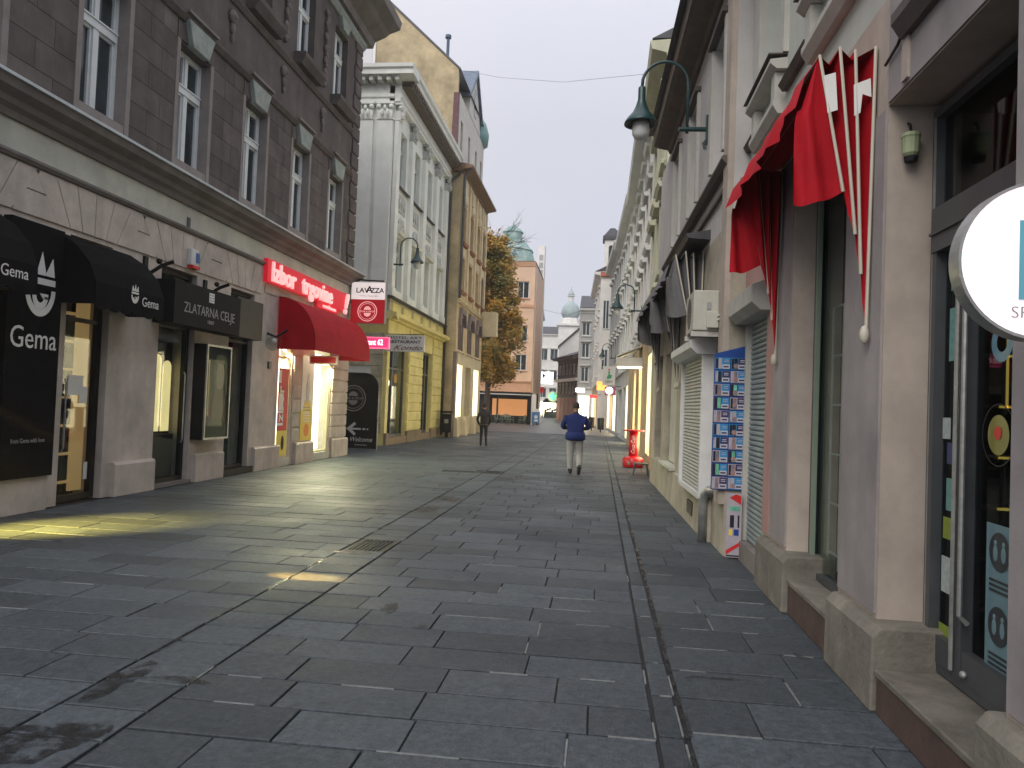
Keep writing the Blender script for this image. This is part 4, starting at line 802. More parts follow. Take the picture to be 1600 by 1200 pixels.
for i, (a, b) in enumerate(sto):
    w = part("shop_window", SHOPL if i != 1 else mat("grey_shop_blind", (.35, .34, .28), .6, .1, 3, .1), Cb, lambda m: m.box(LC, a+.06, b-.06, -.4, -.35, 1.0, 3.7))
    part("frame", C_T, w, lambda m: (m.box(LC, a, a+.06, -.3, .0, .95, 3.75), m.box(LC, b-.06, b, -.3, 0, .95, 3.75), m.box(LC, a+.06, b-.06, -.3, 0, 3.69, 3.75), m.box(LC, a+.06, b-.06, -.3, .05, .95, 1.0)))
for u in (37.3, 39.65, 42.35, 44.95): part("buttress", C_T, Cb, lambda m: m.prof(LC, [(-.02, 0), (.28, 0), (.24, .9), (.08, 1.0), (-.02, 1.0)], u-.28, u+.28))
part("balcony", C_T, Cb, lambda m: (m.box(LC, CU1+.02, CU1+.25, -2.2, .95, 5.85, 6.1), m.box(LC, CU1+.02, CU1+.14, -2.2, .95, 6.1, 7.3), m.box(LC, CU1-.6, CU1+.02, .02, .95, 5.85, 7.3)))
t = thing("litter_bin", "dark litter bin on the pavement at the yellow building's far corner", "litter bin", (-7.35, 36.3, 0))
part("body", BLACK, t, lambda m: m.box(LB, 36.0, 36.55, .3, .8, .25, 1.15), bevel=.03); part("hood", BLACK, t, lambda m: m.box(LB, 35.95, 36.6, .27, .83, 1.2, 1.3), bevel=.02)
part("post", BLACK, t, lambda m: m.box(LB, 36.22, 36.34, .45, .6, 0, .25)); part("plate", STEEL, t, lambda m: m.box(LB, 35.985, 35.995, .45, .65, .7, .9))
# ================================================================ pink building on the right, nearest the camera
P_LOW = mat("pink_beige_render", (0.45, 0.385, 0.325), 0.88, 0.14, 2.5, 0.16, 60, stain=0.24, streak=0.14)
P_UP = mat("grey_green_render", (0.5, 0.52, 0.47), 0.88, 0.08, 1.6, 0.3, 40, stain=0.12, streak=0.08)
P_MAU = mat("mauve_grey_render", (0.32, 0.29, 0.285), 0.88, 0.14, 2.2, 0.16, 60, stain=0.24, streak=0.14)
P_REDGLOW = mat("red_glow_render", (0.42, 0.25, 0.22), 0.88, 0.12, 2.0, 0.4, 60, stain=0.12)  # pinkish red glow on this bay, put into the wall colour
P_PL = mat("mossy_plinth", (0.2, 0.185, 0.15), 0.92, 0.25, 4, 0.7, 30, stain=0.4, streak=0.2)
P_STEP = mat("red_stone", (0.085, 0.052, 0.042), 0.75, 0.25, 5, 0.4, 40, stain=0.2)
P_TOP = mat("worn_step_top", (0.16, 0.145, 0.12), 0.6, 0.3, 6, 0.4, 50, stain=0.3)
P_TRIM = mat("white_trim", (0.5, 0.49, 0.44), 0.8, 0.1, 3, 0.2, 40, stain=0.15)
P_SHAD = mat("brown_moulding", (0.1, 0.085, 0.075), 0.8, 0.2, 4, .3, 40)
RP = right_frame(1.68)
Pk = thing("pink_shop_building", "pink-grey two-storey shop building close on the right with worn stone plinths", "building", (1.9, 6, 0))
pu = [(5.0, 6.25, 5.12, 7.05), (7.42, 8.42, 5.12, 7.05), (2.6, 3.8, 5.12, 7.05)]
part("upper_wall", P_UP, Pk, lambda m: wall_boxes(m, RP, .4, 9.0, 4.25, 7.3, 0, -.4, pu))
part("ground_floor_wall", P_LOW, Pk, lambda m: wall_boxes(m, RP, .4, 9.0, 0, 4.25, 0, -.42, [(3.28, 4.7, 0, 3.55), (5.42, 6.86, .1, 3.75), (7.8, 9.01, .0, 2.9), (.5, 2.2, .3, 3.4)]))
part("building_body", P_MAU, Pk, lambda m: (m.box(RP, .4, 9.0, -7, -.43, 4.3, 7.5), m.box(RP, .4, 9.0, -7, -2.6, 0, 4.3)))
part("roof", TIN, Pk, lambda m: m.prof(RP, [(.5, 7.62), (-7, 7.62), (-3.5, 9.6)], .4, 9.0))
part("eave", BROWN, Pk, lambda m: m.prof(RP, [(-.1, 7.2), (.08, 7.2), (.12, 7.3), (.5, 7.36), (.54, 7.6), (-.1, 7.65)], .4, 9.0))
part("pilaster_face", P_MAU, Pk, lambda m: (m.box(RP, 4.72, 5.4, -.01, .012, .5, 3.54), m.box(RP, 6.88, 7.5, -.01, .012, .5, 4.0), m.box(RP, 3.3, 4.68, -.01, .012, 3.56, 4.2), m.box(RP, 2.2, 3.26, -.01, .012, .5, 4.2)))
part("red_glow_jamb", P_REDGLOW, Pk, lambda m: (m.box(RP, 7.52, 7.79, -.01, .016, .5, 4.1), m.box(RP, 7.8, 9.0, -.01, .014, 2.92, 4.1)))
for a, b in ((4.5, 5.38), (6.58, 7.68), (2.3, 3.34)):
    part("plinth", P_PL, Pk, lambda m: m.prof(RP, [(-.3, 0), (.1, 0), (.095, .42), (.05, .475), (-.3, .475)], a, b), bevel=.012)
st_ = part("doorstep", P_STEP, Pk, lambda m: m.box(RP, 3.34, 4.48, -.5, .075, 0, .21), bevel=.01)
part("tread", P_TOP, st_, lambda m: m.box(RP, 3.34, 4.48, -.5, .085, .211, .25), bevel=.008)
st_ = part("window_sill_base", P_STEP, Pk, lambda m: m.box(RP, 5.39, 6.57, -.3, .05, 0, .245), bevel=.01)
part("sill_top", P_PL, st_, lambda m: m.box(RP, 5.39, 6.57, -.3, .06, .246, .29), bevel=.008)
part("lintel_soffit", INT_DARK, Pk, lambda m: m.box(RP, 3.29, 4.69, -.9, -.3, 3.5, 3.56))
part("cornice_piece", P_SHAD, Pk, lambda m: m.prof(RP, [(-.02, 3.82), (.05, 3.82), (.1, 3.9), (.1, 3.96), (-.02, 4.0)], 1.5, 4.42))
part("corner_strip", P_LOW, Pk, lambda m: m.box(RP, 4.36, 4.44, -.02, .03, 3.58, 3.82))
# door
DV = -.27
d = shopfront(Pk, RP, 3.3, 4.68, .26, 3.5, DV, DARKM, GLASS_DARK, "shop_door", .05, bars=())
part("transom", DARKM, d, lambda m: (m.box(RP, 3.35, 4.63, DV-.08, DV+.04, 2.64, 2.9), m.box(RP, 3.35, 4.63, DV+.04, DV+.055, 2.74, 2.755)))
part("stile", DARKM, d, lambda m: (m.box(RP, 4.2, 4.29, DV-.06, DV+.03, .31, 2.64), m.box(RP, 4.58, 4.63, DV-.06, DV+.03, .31, 2.64)))
part("bottom_rail", DARKM, d, lambda m: m.box(RP, 3.35, 4.58, DV-.06, DV+.025, .31, .46))
part("edge_strip", STEEL, d, lambda m: (m.box(RP, 4.63, 4.645, DV+.021, DV+.03, .3, 3.45), m.tube([RP(4.27, DV+.045, .34), RP(4.27, DV+.045, 2.6)], .012, 6)))
part("pull_handle", STEEL, d, lambda m: m.tube([RP(4.13, DV+.03, .62), RP(4.13, DV+.07, .66), RP(4.13, DV+.07, 2.3), RP(4.13, DV+.03, 2.34)], .014, 8))
part("lock", STEEL, d, lambda m: m.ball(RP(4.14, DV+.04, .36), .02, 8, 6))
stick = [(4.47, 4.56, 1.56, 1.68, 0), (4.36, 4.5, 1.42, 1.54, 1), (4.34, 4.5, 1.16, 1.34, 2), (4.4, 4.53, 1.0, 1.12, 3), (4.38, 4.54, .7, .9, 0), (4.34, 4.42, .84, .95, 0), (4.4, 4.56, .4, .52, 3), (4.36, 4.42, 1.7, 1.95, 1), (4.44, 4.5, 2.0, 2.3, 2), (4.43, 4.49, 2.4, 2.55, 2), (4.34, 4.38, 1.9, 2.02, 0)]
for a, b, z0, z1, k in stick:
    part("sticker", [mat("sticker_white", (.4, .45, .43), .5, .2, 30, 0), mat("sticker_navy", (.05, .06, .14), .5, .2, 30, 0), mat("sticker_teal", (.14, .3, .27), .5, .2, 30, 0), mat("sticker_green", (.22, .28, .04), .5, .2, 30, 0)][k], d, lambda m: m.box(RP, a, b, DV-.02, DV-.016, z0, z1))
def notice(m, zc):
    m.box(RP, 3.78, 4.05, DV-.02, DV-.016, zc-.18, zc+.18, 0)
    m.ring(RP(3.92, DV-.012, zc+.05), YM, ZP, 0, .095, 24, 1)
    for s in (-.037, .037): m.ball(RP(3.92+s, DV-.012, zc+.04), (.003, .022, .04), 8, 6, 0); m.ball(RP(3.92+s, DV-.012, zc+.09), (.003, .014, .014), 8, 6, 0)
    for k in range(3): m.box(RP, 3.82, 4.01, DV-.015, DV-.012, zc-.1-k*.025, zc-.088-k*.025, 1)
for zc in (.98, .62): part("safety_notice", [mat("notice_blue", (.13, .23, .26), .5, .1, 6, 0), mat("notice_dark", (.02, .025, .035), .5, .1, 6, 0)], d, lambda m: notice(m, zc))
part("door_emblem", [INT_DARK, mat("emblem_gold", (.22, .2, .04), .4, .15, 8, 0), RED], d, lambda m: (m.ring(RP(3.95, DV-.012, 1.6), YM, ZP, .15, .156, 26, 0), m.ring(RP(3.95, DV-.012, 1.6), YM, ZP, 0, .1, 26, 1), m.ring(RP(3.95, DV-.009, 1.61), YM, ZP, 0, .035, 14, 2)))
part("blue_emblem", mat("emblem_blue", (.1, .22, .28), .4, .15, 8, 0), d, lambda m: m.ring(RP(3.93, DV-.012, 2.06), YM, ZP, .05, .1, 24, 0))
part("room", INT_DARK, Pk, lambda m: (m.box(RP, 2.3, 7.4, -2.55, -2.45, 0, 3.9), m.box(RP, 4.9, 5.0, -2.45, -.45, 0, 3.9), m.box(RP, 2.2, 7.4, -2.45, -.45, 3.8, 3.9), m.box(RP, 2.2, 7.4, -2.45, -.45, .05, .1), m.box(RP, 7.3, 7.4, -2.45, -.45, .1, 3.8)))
LED = emit("yellow_led", (1, .72, .12), .9)
sr = thing("drink_shelves", "dark shop shelves edged with tiny yellow lights behind the right-hand glass door", "shelf", (3.2, 4.6, .1))
part("shelf_frame", INT_DARK, sr, lambda m: (m.box(RP, 4.86, 4.89, -1.7, -.5, .1, 3.0),))
for k in range(6):
    z = .55+k*.3; part("shelf_board", BROWN, sr, lambda m: m.box(RP, 4.72, 4.86, -1.6, -.5, z, z+.02))
    for v in (-.7, -.88, -1.1): part("shelf_light", LED, sr, lambda m: m.box(RP, 4.705, 4.718, v-.035, v+.035, z, z+.014))
part("light_strip", LED, sr, lambda m: (m.box(RP, 4.705, 4.718, -.71, -.7, 1.75, 2.2), m.box(RP, 4.705, 4.718, -.96, -.95, 1.6, 2.3)))
# display window
d = shopfront(Pk, RP, 5.44, 6.84, .3, 3.74, -.2, DARKM, GLASS, "display_window", .05, bars=())
part("light_edge", mat("green_tinted_edge", (.2, .26, .2), .3, .1, 4, 0), d, lambda m: m.box(RP, 6.74, 6.785, -.21, -.175, .36, 3.68))
part("display_rack", mat("rack_wire", (.5, .52, .5), .5, .2, 6, 0), d, lambda m: [m.box(RP, 5.5, 6.78, -.34, -.32, .5+k*.42, .515+k*.42) for k in range(6)]+[m.box(RP, 5.6+k*.28, 5.615+k*.28, -.32, -.305, .4, 2.6) for k in range(5)])
for (a, b, v0, z0, z1, mm) in ((6.15, 6.4, -.35, 2.1, 2.9, "gold_reflection_and_goods"), (6.2, 6.4, -.35, 1.2, 1.5, "poster_red"), (6.25, 6.6, -.35, .5, .8, "sticker_green")):
    part("display_goods", MATS[mm], d, lambda m: m.box(RP, a, b, v0-.1, v0, z0, z1), bevel=.03)
for a, b, z0, z1 in pu:
    w = casement(Pk, RP, (a+b)/2, (b-a)/2-.005, z0+.005, z1-.005, -.22, .7)
    s_ = part("sill", P_TRIM, w, lambda m: m.prof(RP, [(-.2, 4.98), (.1, 4.98), (.16, 5.03), (.16, 5.07), (-.2, 5.11)], a-.12, b+.12))
    part("apron", P_TRIM, w, lambda m: (m.box(RP, a-.05, a+.1, -.02, .1, 4.7, 4.97), m.box(RP, b-.1, b+.05, -.02, .1, 4.7, 4.97), m.prof(RP, [(-.02, 4.56), (.07, 4.56), (.12, 4.64), (.12, 4.69), (-.02, 4.7)], a-.08, b+.08)))
    part("sill_flashing", P_SHAD, w, lambda m: m.box(RP, a-.13, b+.13, -.02, .18, 5.112, 5.125))
    for p_, q_ in ((a-.15, a-.002), (b+.002, b+.15)): part("jamb_moulding", P_TRIM, w, lambda m: m.box(RP, p_, q_, -.1, .05, 5.13, 7.1))
for a, b in ((6.38, 7.28), (8.56, 9.0), (3.94, 4.86)): part("string_course", P_SHAD, Pk, lambda m: m.prof(RP, [(-.02, 4.74), (.05, 4.74), (.09, 4.8), (-.02, 4.83)], a, b))
# roller shutter in the bay painted with red glow
SLAT = mat("blue_grey_shutter", (0.27, 0.32, 0.32), .5, .15, 3, .1, 40, stain=.15, objv=.05)
def shutter(root, fr, a, b, z0, z1, v, m_, n, guides=True):
    p = part("roller_shutter", m_, root, lambda m: m.box(fr, a, b, v-.03, v-.02, z0, z1)); h = (z1-z0)/n
    pr = MB(); pr.prof(Fr((0, 0), fr.d, fr.n), [(-.02, .002), (0, .002), (.014, h*.3), (.014, h*.7), (0, h-.004), (-.02, h-.004)], 0, b-a); me = pr.mesh("slat", m_)
    for k in range(n):
        o = bpy.data.objects.new("slat", me); COL.objects.link(o); o.parent = p; o.location = Vector(fr(a, v, z0+k*h))-LOC[root.name]; LOC[o.name] = LOC[root.name]
    return p
p = shutter(Pk, RP, 7.86, 8.96, .22, 2.86, -.07, SLAT, 46)
part("guide_rail", P_TRIM, Pk, lambda m: (m.box(RP, 8.93, 8.99, -.08, .0, .2, 2.9), m.box(RP, 7.81, 7.85, -.08, -.02, .2, 2.9)))
part("shutter_base", A_CORN, Pk, lambda m: m.box(RP, 7.7, 8.97, -.2, .03, 0, .215))
BOXW = mat("off_white_housing", (.48, .48, .43), .55, .1, 4, .1, 40, stain=.2)
part("shutter_housing", BOXW, Pk, lambda m: m.prof(RP, [(-.1, 2.7), (.12, 2.7), (.21, 2.78), (.21, 2.96), (.1, 3.0), (-.1, 3.0)], 7.62, 8.98), bevel=.008)
# ---------------------------------------------------------------- folded basket awnings
RIB = mat("cream_rib", (.5, .47, .38), .5, .1, 4, .1, 40)
def folded_awning(fr, u0, u1, zt, zh, label, m_, out=.36, letters=False, drop=.95, crumple=0.0, seed=0):
    t = thing("folded_awning", label, "awning", fr((u0+u1)/2, 0, zh))
    tops = [(out, zt-.03), (out*.66, zt+.02), (out*.4, zt), (out*.06, zt+.02)]; bots = [(out*.55, zt-.9), (out*.33, zt-1.17), (out*.22, zt-1.42), (.04, zh)]
    r_ = random.Random(seed)
    for (v, z), (bv, bz) in zip(tops, bots):
        part("rib", RIB, t, lambda m: m.tube([fr(u0, bv, bz), fr(u0, v, z), fr(u1, v, z), fr(u1, bv, bz)], .011, 6))
    for u, sg in ((u0, 1), (u1, -1)):
        for i in range(3):
            (va, za), (vb, zb) = tops[i], tops[i+1]; (wa, ya), (wb, yb) = bots[i], bots[i+1]; mb_ = MB(); n = 8
            for k in range(n):
                rows = []
                for f in (k/n, (k+1)/n):
                    a = (va+(wa-va)*f, za+(ya-za)*f); b = (vb+(wb-vb)*f, zb+(yb-zb)*f); c = ((a[0]+b[0])/2, (a[1]+b[1])/2-(.06 if f == 0 else 0))
                    dep = .16*(1-f)+.02
                    rows.append([fr(u, *a), fr(u+sg*dep, *c), fr(u, *b)])
                mb_.add(rows[0]+rows[1], [(0, 1, 4, 3), (1, 2, 5, 4)])
            mb_.build("pleat", m_, t, smooth=False)
        # hanging flap outside the outermost rib: a grid of soft folds
        mb_ = MB(); (va, za), (wa, ya) = tops[0], bots[0]; n, nc = 14, 9; pts = []
        for k in range(n+1):
            f = k/n; x0 = va+(wa-va)*f; z0 = za+(ya-za)*f; vo = va+.01+.12*min(1, f*2.6); zo = za-drop*(f if f > .3 else f*1.25); row = []
            for j in range(nc):
                g = j/(nc-1); fold = (.035*math.sin(g*7+seed+f*1.2)+.02*math.sin(g*13+f*4+seed*2))*min(1, f*1.6)*(.4+g)+r_.uniform(-1, 1)*crumple*.02
                row.append(fr(u+sg*(.008+fold), x0+(vo-x0)*g, z0+(zo-z0)*g-.03*math.sin(math.pi*g)*f))
            pts.append(row)
        for k in range(n): mb_.add(pts[k]+pts[k+1], [(i, i+1, nc+i+1, nc+i) for i in range(nc-1)])
        mb_.build("side_flap", m_, t, smooth=True)
    mb_ = MB(); rows = []
    nu = 16
    for k in range(nu+1):
        u = u0+(u1-u0)*k/nu; s = .03*math.sin(k*1.3+seed)+.02*math.sin(k*2.9)
        rows.append([fr(u, tops[3][0], zt+.02), fr(u, tops[2][0]+.02, zt-.06+s*.5), fr(u, tops[1][0], zt+.02), fr(u, (out+tops[1][0])/2, zt-.09), fr(u, out, zt-.03), fr(u, out+.09+s*.6, zt-.17), fr(u, out+.14+s, zt-.36)])
    for a, b in zip(rows[:-1], rows[1:]): mb_.add(a+b, [(i, i+1, 7+i+1, 7+i) for i in range(6)])
    mb_.build("top_fabric", m_, t, smooth=True)
    if letters: part("letter_scrap", LETTER, t, lambda m: (m.add([fr(u0-.006, out*.93, zt-.16), fr(u0-.006, out*.73, zt-.14), fr(u0-.006, out*.68, zt-.38), fr(u0-.006, out*.85, zt-.4)], [(0, 1, 2, 3)]), m.add([fr(u0-.006, out*.42, zt-.22), fr(u0-.006, out*.14, zt-.18), fr(u0-.006, out*.12, zt-.3), fr(u0-.006, out*.27, zt-.28), fr(u0-.006, out*.3, zt-.4), fr(u0-.006, out*.4, zt-.42)], [(0, 1, 2, 3, 4, 5)])))
    for u in (u0, u1): part("hinge", RIB, t, lambda m: m.ball(fr(u, .05, zh-.02), (.03, .03, .06), 8, 6), smooth=True)
    return t
folded_awning(RP, 4.88, 7.3, 3.98, 2.2, "red folded basket awning with pale ribs and scraps of white lettering", RED_CL, .36, True)
# small things on the pink building
t = thing("wall_lantern", "small green wall lantern under the dark lintel beside the glass door", "lantern", RP(4.6, -.1, 3.2))
LG = mat("pale_green_plastic", (.3, .36, .2), .5, .15, 6, .1)
part("body", LG, t, lambda m: m.lathe((1.79, 4.64, 3.22), [(.03, 0), (.045, .02), (.05, .11), (.055, .12), (.05, .14), (.02, .15)], 12)); part("base", BLACK, t, lambda m: m.lathe((1.79, 4.64, 3.19), [(.035, 0), (.04, .03)], 12)); part("hook", BLACK, t, lambda m: m.tube([(1.79, 4.64, 3.36), (1.79, 4.66, 3.42), (1.79, 4.69, 3.44)], .008, 6))
t = thing("round_sign", "glowing white round sign with a blue-green logo at the picture's edge", "round sign", (1.42, 2.63, 1.93))
SF = front_frame(2.6)
part("rim", STEEL, t, lambda m: m.ring((1.42, 2.6, 2.19), XP, ZP, .252, .262, 56, 0, (0, .07, 0)))
part("face", emit("sign_disc", (1.0, .8, .83), .58, (.8, .75, .75)), t, lambda m: m.ring((1.42, 2.602, 2.19), XP, ZP, 0, .2515, 56, 0, (0, .06, 0)))
part("logo", emit("teal_logo", (.1, .3, .4), .35, (.08, .25, .3)), t, lambda m: m.box(SF, 1.345, 1.56, .0, .004, 2.06, 2.32))
part("lettering", LETTERD, t, lambda m: text_mesh(m, "SP", .055, (1.32, 2.597, 2.0), XP, ZP, .001, -.01, 1.1, 'LEFT'))
part("bracket", STEEL, t, lambda m: m.tube([(1.64, 2.64, 2.19), (1.72, 2.64, 2.19)], .02, 8))
t = solo("hanging_cable", MB().tube([(1.655, 4.7, 3.8), (1.65, 4.5, 3.83), (1.62, 4.2, 3.94), (1.6, 3.8, 4.15), (1.62, 3.2, 4.5)], .009, 6).tube([(1.6, 9.3, 5.0), (1.58, 9.0, 4.4), (1.6, 8.7, 4.25), (1.62, 8.55, 4.1)], .008, 6).tube([(1.6, 9.3, 4.9), (1.58, 9.32, 4.2), (1.55, 9.15, 3.8), (1.5, 9.45, 3.3)], .009, 6), CABLE, "thin black cables looping along the pink building's front", "cable")
# ================================================================ stone building with roller shutters and grey awnings
S_W = mat("weathered_stone_render", (0.42, 0.38, 0.3), 0.9, 0.2, 2.0, 0.5, 30, stain=0.35, streak=0.15)
S_UP = mat("mauve_white_render", (0.5, 0.48, 0.46), 0.88, 0.1, 1.8, 0.3, 40, stain=0.15, streak=0.08)
RS, LS = line_frame((1.5, 9.02), (1.34, 18.3), -1)
Sb = thing("stone_shop_building", "weathered two-storey building with roller shutters and a deep brown eave", "building", (1.6, 13.5, 0))
su = [(.7, 1.6, 5.0, 6.75), (3.1, 4.0, 5.0, 6.75), (5.4, 6.3, 5.0, 6.75)]
part("upper_wall", S_UP, Sb, lambda m: wall_boxes(m, RS, 0, LS, 4.0, 7.3, 0, -.4, su))
part("ground_floor_wall", S_W, Sb, lambda m: wall_boxes(m, RS, 0, LS, 0, 4.0, .0, -.4, [(4.95, 7.0, .62, 2.85), (7.6, 9.0, .5, 2.9)]))
part("building_body", S_W, Sb, lambda m: m.box(RS, 0.01, LS, -7, -.41, 0, 7.5)); part("roof", TIN, Sb, lambda m: m.prof(RS, [(.5, 7.62), (-7, 7.62), (-3.5, 9.6)], 0, 7.3))
part("eave", BROWN, Sb, lambda m: m.prof(RS, [(-.1, 7.2), (.05, 7.2), (.09, 7.28), (.3, 7.32), (.38, 7.36), (.4, 7.6), (-.1, 7.65)], 0.02, 7.2))
for a, b, z0, z1 in su:
    w = casement(Sb, RS, (a+b)/2, (b-a)/2-.005, z0+.005, z1-.005, -.2, .7); part("head_moulding", P_SHAD, w, lambda m: m.box(RS, a-.12, b+.12, -.02, .1, z1+.03, z1+.1))
    for p_, q_ in ((a-.12, a-.004), (b+.004, b+.12)): part("jamb_moulding", P_TRIM, w, lambda m: m.box(RS, p_, q_, -.05, .05, z0, z1))
part("string_course", P_SHAD, Sb, lambda m: (m.prof(RS, [(-.02, 4.66), (.08, 4.66), (.13, 4.72), (.13, 4.75), (-.02, 4.79)], .1, 7.3), m.prof(RS, [(-.02, 4.42), (.05, 4.42), (.05, 4.47), (-.02, 4.5)], .3, 7.3)))
part("corner_pilaster", P_LOW, Sb, lambda m: m.box(RS, .02, .34, -.02, .07, .6, 7.15))
part("plinth", S_W, Sb, lambda m: m.prof(RS, [(-.1, 0), (.07, 0), (.05, .56), (-.1, .6)], .9, LS))
part("blank_panel", P_TRIM, Sb, lambda m: m.box(RS, 4.98, 6.97, -.2, -.12, .65, 2.82)); part("panel_sill", A_BAND, Sb, lambda m: m.box(RS, 4.9, 7.05, -.1, .09, .585, .64))
part("dark_opening", INT_DARK, Sb, lambda m: m.box(RS, 7.62, 8.98, -.3, -.2, .55, 2.88))
SL2 = mat("white_shutter", (.5, .5, .46), .5, .1, 3, .1, 40, stain=.12)
part("kiosk_box", WHITE, Sb, lambda m: (m.box(RS, .92, 1.02, .0, .16, .56, 2.5), m.box(RS, 3.0, 3.08, .0, .16, .56, 2.5), m.box(RS, 1.02, 3.0, 0, .15, .53, .6)))
shutter(Sb, RS, 1.03, 2.99, .61, 2.5, .1, SL2, 38)
part("shutter_housing", WHITE, Sb, lambda m: m.prof(RS, [(-.05, 2.42), (.24, 2.42), (.33, 2.5), (.33, 2.6), (.25, 2.64), (-.05, 2.64)], .86, 3.1), bevel=.008)
v_ = part("wall_vent", INT_DARK, Sb, lambda m: m.box(RS, 2.1, 2.6, .06, .075, .16, .36))
for k in range(5): part("louvre", BROWN, v_, lambda m: m.box(RS, 2.1, 2.6, .075, .09, .175+k*.038, .19+k*.038))
part("drain_elbow", STEEL, Sb, lambda m: m.tube([RS(.92, .1, 0), RS(.92, .1, .48), RS(.88, .09, .6), RS(.76, .05, .68), RS(.6, .02, .7), RS(.45, -.05, .7)], .06, 10), smooth=True)
part("gas_tap", mat("yellow_tap", (.5, .32, .03), .5, .1, 5, 0), Sb, lambda m: m.box(RS, 1.5, 1.56, .06, .1, .5, .55))
G_CL = mat("grey_canvas", (.13, .127, .13), .75, .15, 5, .3, 50)
G_SH = mat("grey_canvas_worn", (.14, .137, .14), .75, .18, 5, .3, 50)
folded_awning(RS, 2.05, 4.4, 3.98, 2.15, "grey folded awning hanging crumpled behind the air conditioner", G_CL, .42, False, .9, .12, 3)
folded_awning(RS, 4.75, 8.0, 4.02, 2.15, "grey folded awning at the far end of the stone building", G_SH, .42, False, .75, .1, 5)
part("awning_bar", TIN, Sb, lambda m: m.prof(RS, [(0, 4.08), (.3, 4.1), (.34, 4.16), (0, 4.22)], 1.6, 8.6))
t = thing("air_conditioner", "boxy white air conditioning unit on a bracket above the phone posters", "air conditioner", (1.3, 9.65, 2.62))
AC = mat("ivory_plastic", (.5, .49, .42), .5, .08, 4, .05, 40, stain=.15)
part("casing", AC, t, lambda m: m.box(WF, 1.12, 1.43, 9.38, 10.15, 2.67, 3.17), bevel=.015)
part("valve_cover", AC, t, lambda m: m.box(WF, 1.28, 1.42, 9.32, 9.378, 2.7, 2.9), bevel=.01); part("badge", LETTERD, t, lambda m: m.box(WF, 1.28, 1.33, 9.37, 9.379, 2.93, 3.02))
part("grille", DARKM, t, lambda m: m.ring((1.117, 9.8, 2.92), YP, ZP, .02, .2, 24, 0)); part("bracket", P_TRIM, t, lambda m: (m.box(WF, 1.1, 1.5, 9.4, 9.44, 2.6, 2.665), m.box(WF, 1.1, 1.5, 10.05, 10.09, 2.6, 2.665), m.box(WF, 1.46, 1.5, 9.4, 9.44, 2.35, 2.6)))
part("refrigerant_pipe", P_TRIM, t, lambda m: (m.tube([(1.4, 9.33, 2.84), (1.5, 9.2, 2.9), (1.56, 9.0, 2.93)], .016, 6), m.tube([(1.4, 9.33, 2.79), (1.5, 9.2, 2.85), (1.56, 9.0, 2.88)], .016, 6)))
# phone price board and the poster under it
t = thing("phone_price_board", "blue board with two columns of phone advert cards facing the street", "advert board", (1.52, 9.0, .76))
PB = front_frame(8.99); BLUE = mat("board_blue", (.012, .06, .26), .4, .1, 4, 0); CY = mat("card_cyan", (.03, .24, .5), .4, .15, 6, 0); PUR = mat("card_purple", (.05, .03, .1), .4, .15, 6, 0)
PINKW = mat("card_pale", (.42, .38, .42), .4, .1, 6, 0); PHD = mat("phone_dark", (.02, .02, .03), .3, .2, 8, 0); PHC = mat("phone_colour", (.16, .3, .42), .3, .5, 10, 0, c2=(.5, .25, .2)); PHG = mat("phone_green", (.15, .45, .3), .3, .4, 9, 0)
part("board", BLUE, t, lambda m: m.prism(PB, [(1.335, .77), (1.70, .77), (1.70, 2.46), (1.335, 2.36)], -.03, 0))
cm = [CY, PUR, PINKW, PHD, PHC, mat("price_label", (.5, .51, .55), .5, .05, 4, 0), PHG]
def card_mesh(k):
    m = MB(); f = Fr((0, 0), (1, 0), (0, -1)); a, b = [(2, 1), (0, 1), (1, 0), (0, 0), (2, 0)][k % 5]; w, h = .17, .138
    m.box(f, 0, w, 0, .004, 0, h, a); m.box(f, w*.5, w*.985, .004, .006, h*.42, h*.97, b); m.box(f, w*.48, w*.97, .006, .008, h*.06, h*.42, 5)
    for j in range(2): m.box(f, w*.6, w*.9, .006, .0075, h*(.62+.14*j), h*(.68+.14*j), 5 if b else 2)
    m.box(f, w*.55, w*.9, .008, .009, h*.17, h*.3, 1)
    m.box(f, w*.04, w*.2, .004, .007, h*.08, h*.94, 3 if k % 3 else 2); m.box(f, w*.22, w*.44, .004, .008, h*.06, h*.96, [4, 3, 6, 2, 4][k % 5])
    if k % 2: m.ball((w*.33, -.008, h*.3), (.028, .002, .03), 8, 6, 4)
    else: m.box(f, w*.06, w*.09, .007, .008, h*.75, h*.88, 3)
    return m.mesh("phone_card", cm, fix=True)
cms = [card_mesh(k) for k in range(10)]
for r_ in range(10):
    for c_ in range(2):
        o = bpy.data.objects.new("phone_card", cms[(r_*2+c_*3) % 10]); COL.objects.link(o); o.parent = t; LOC[o.name] = LOC[t.name]
        o.location = Vector((1.342+c_*.18, 8.986, .782+r_*.155))-LOC[t.name]
lp = MB(); F5 = front_frame(8.86); lp.box(F5, 1.5, 1.67, -.01, 0, .02, .75, 0)
lp.prism(F5, [(1.53, .7), (1.66, .62), (1.66, .72), (1.6, .74)], .001, .003, 1); lp.box(F5, 1.53, 1.65, .001, .003, .55, .6, 2); lp.box(F5, 1.54, 1.585, .001, .003, .36, .5, 3); lp.box(F5, 1.625, 1.645, .001, .003, .36, .5, 3)
lp.box(F5, 1.53, 1.57, .001, .003, .27, .34, 4); lp.box(F5, 1.585, 1.64, .001, .003, .27, .34, 5); lp.prism(F5, [(1.505, .1), (1.66, .2), (1.66, .16), (1.505, .05)], .001, .003, 1); lp.box(F5, 1.505, 1.665, .001, .0028, .03, .045, 3)
solo("floor_poster", lp, [PINKW, RED, PHG, PHD, YEL, BLUE], "narrow pale poster with small pictures standing below the phone adverts", "poster")
street_lamp(RS, 2.2, 5.86, "large green swan-neck lamp hanging over the street near the top", .98)
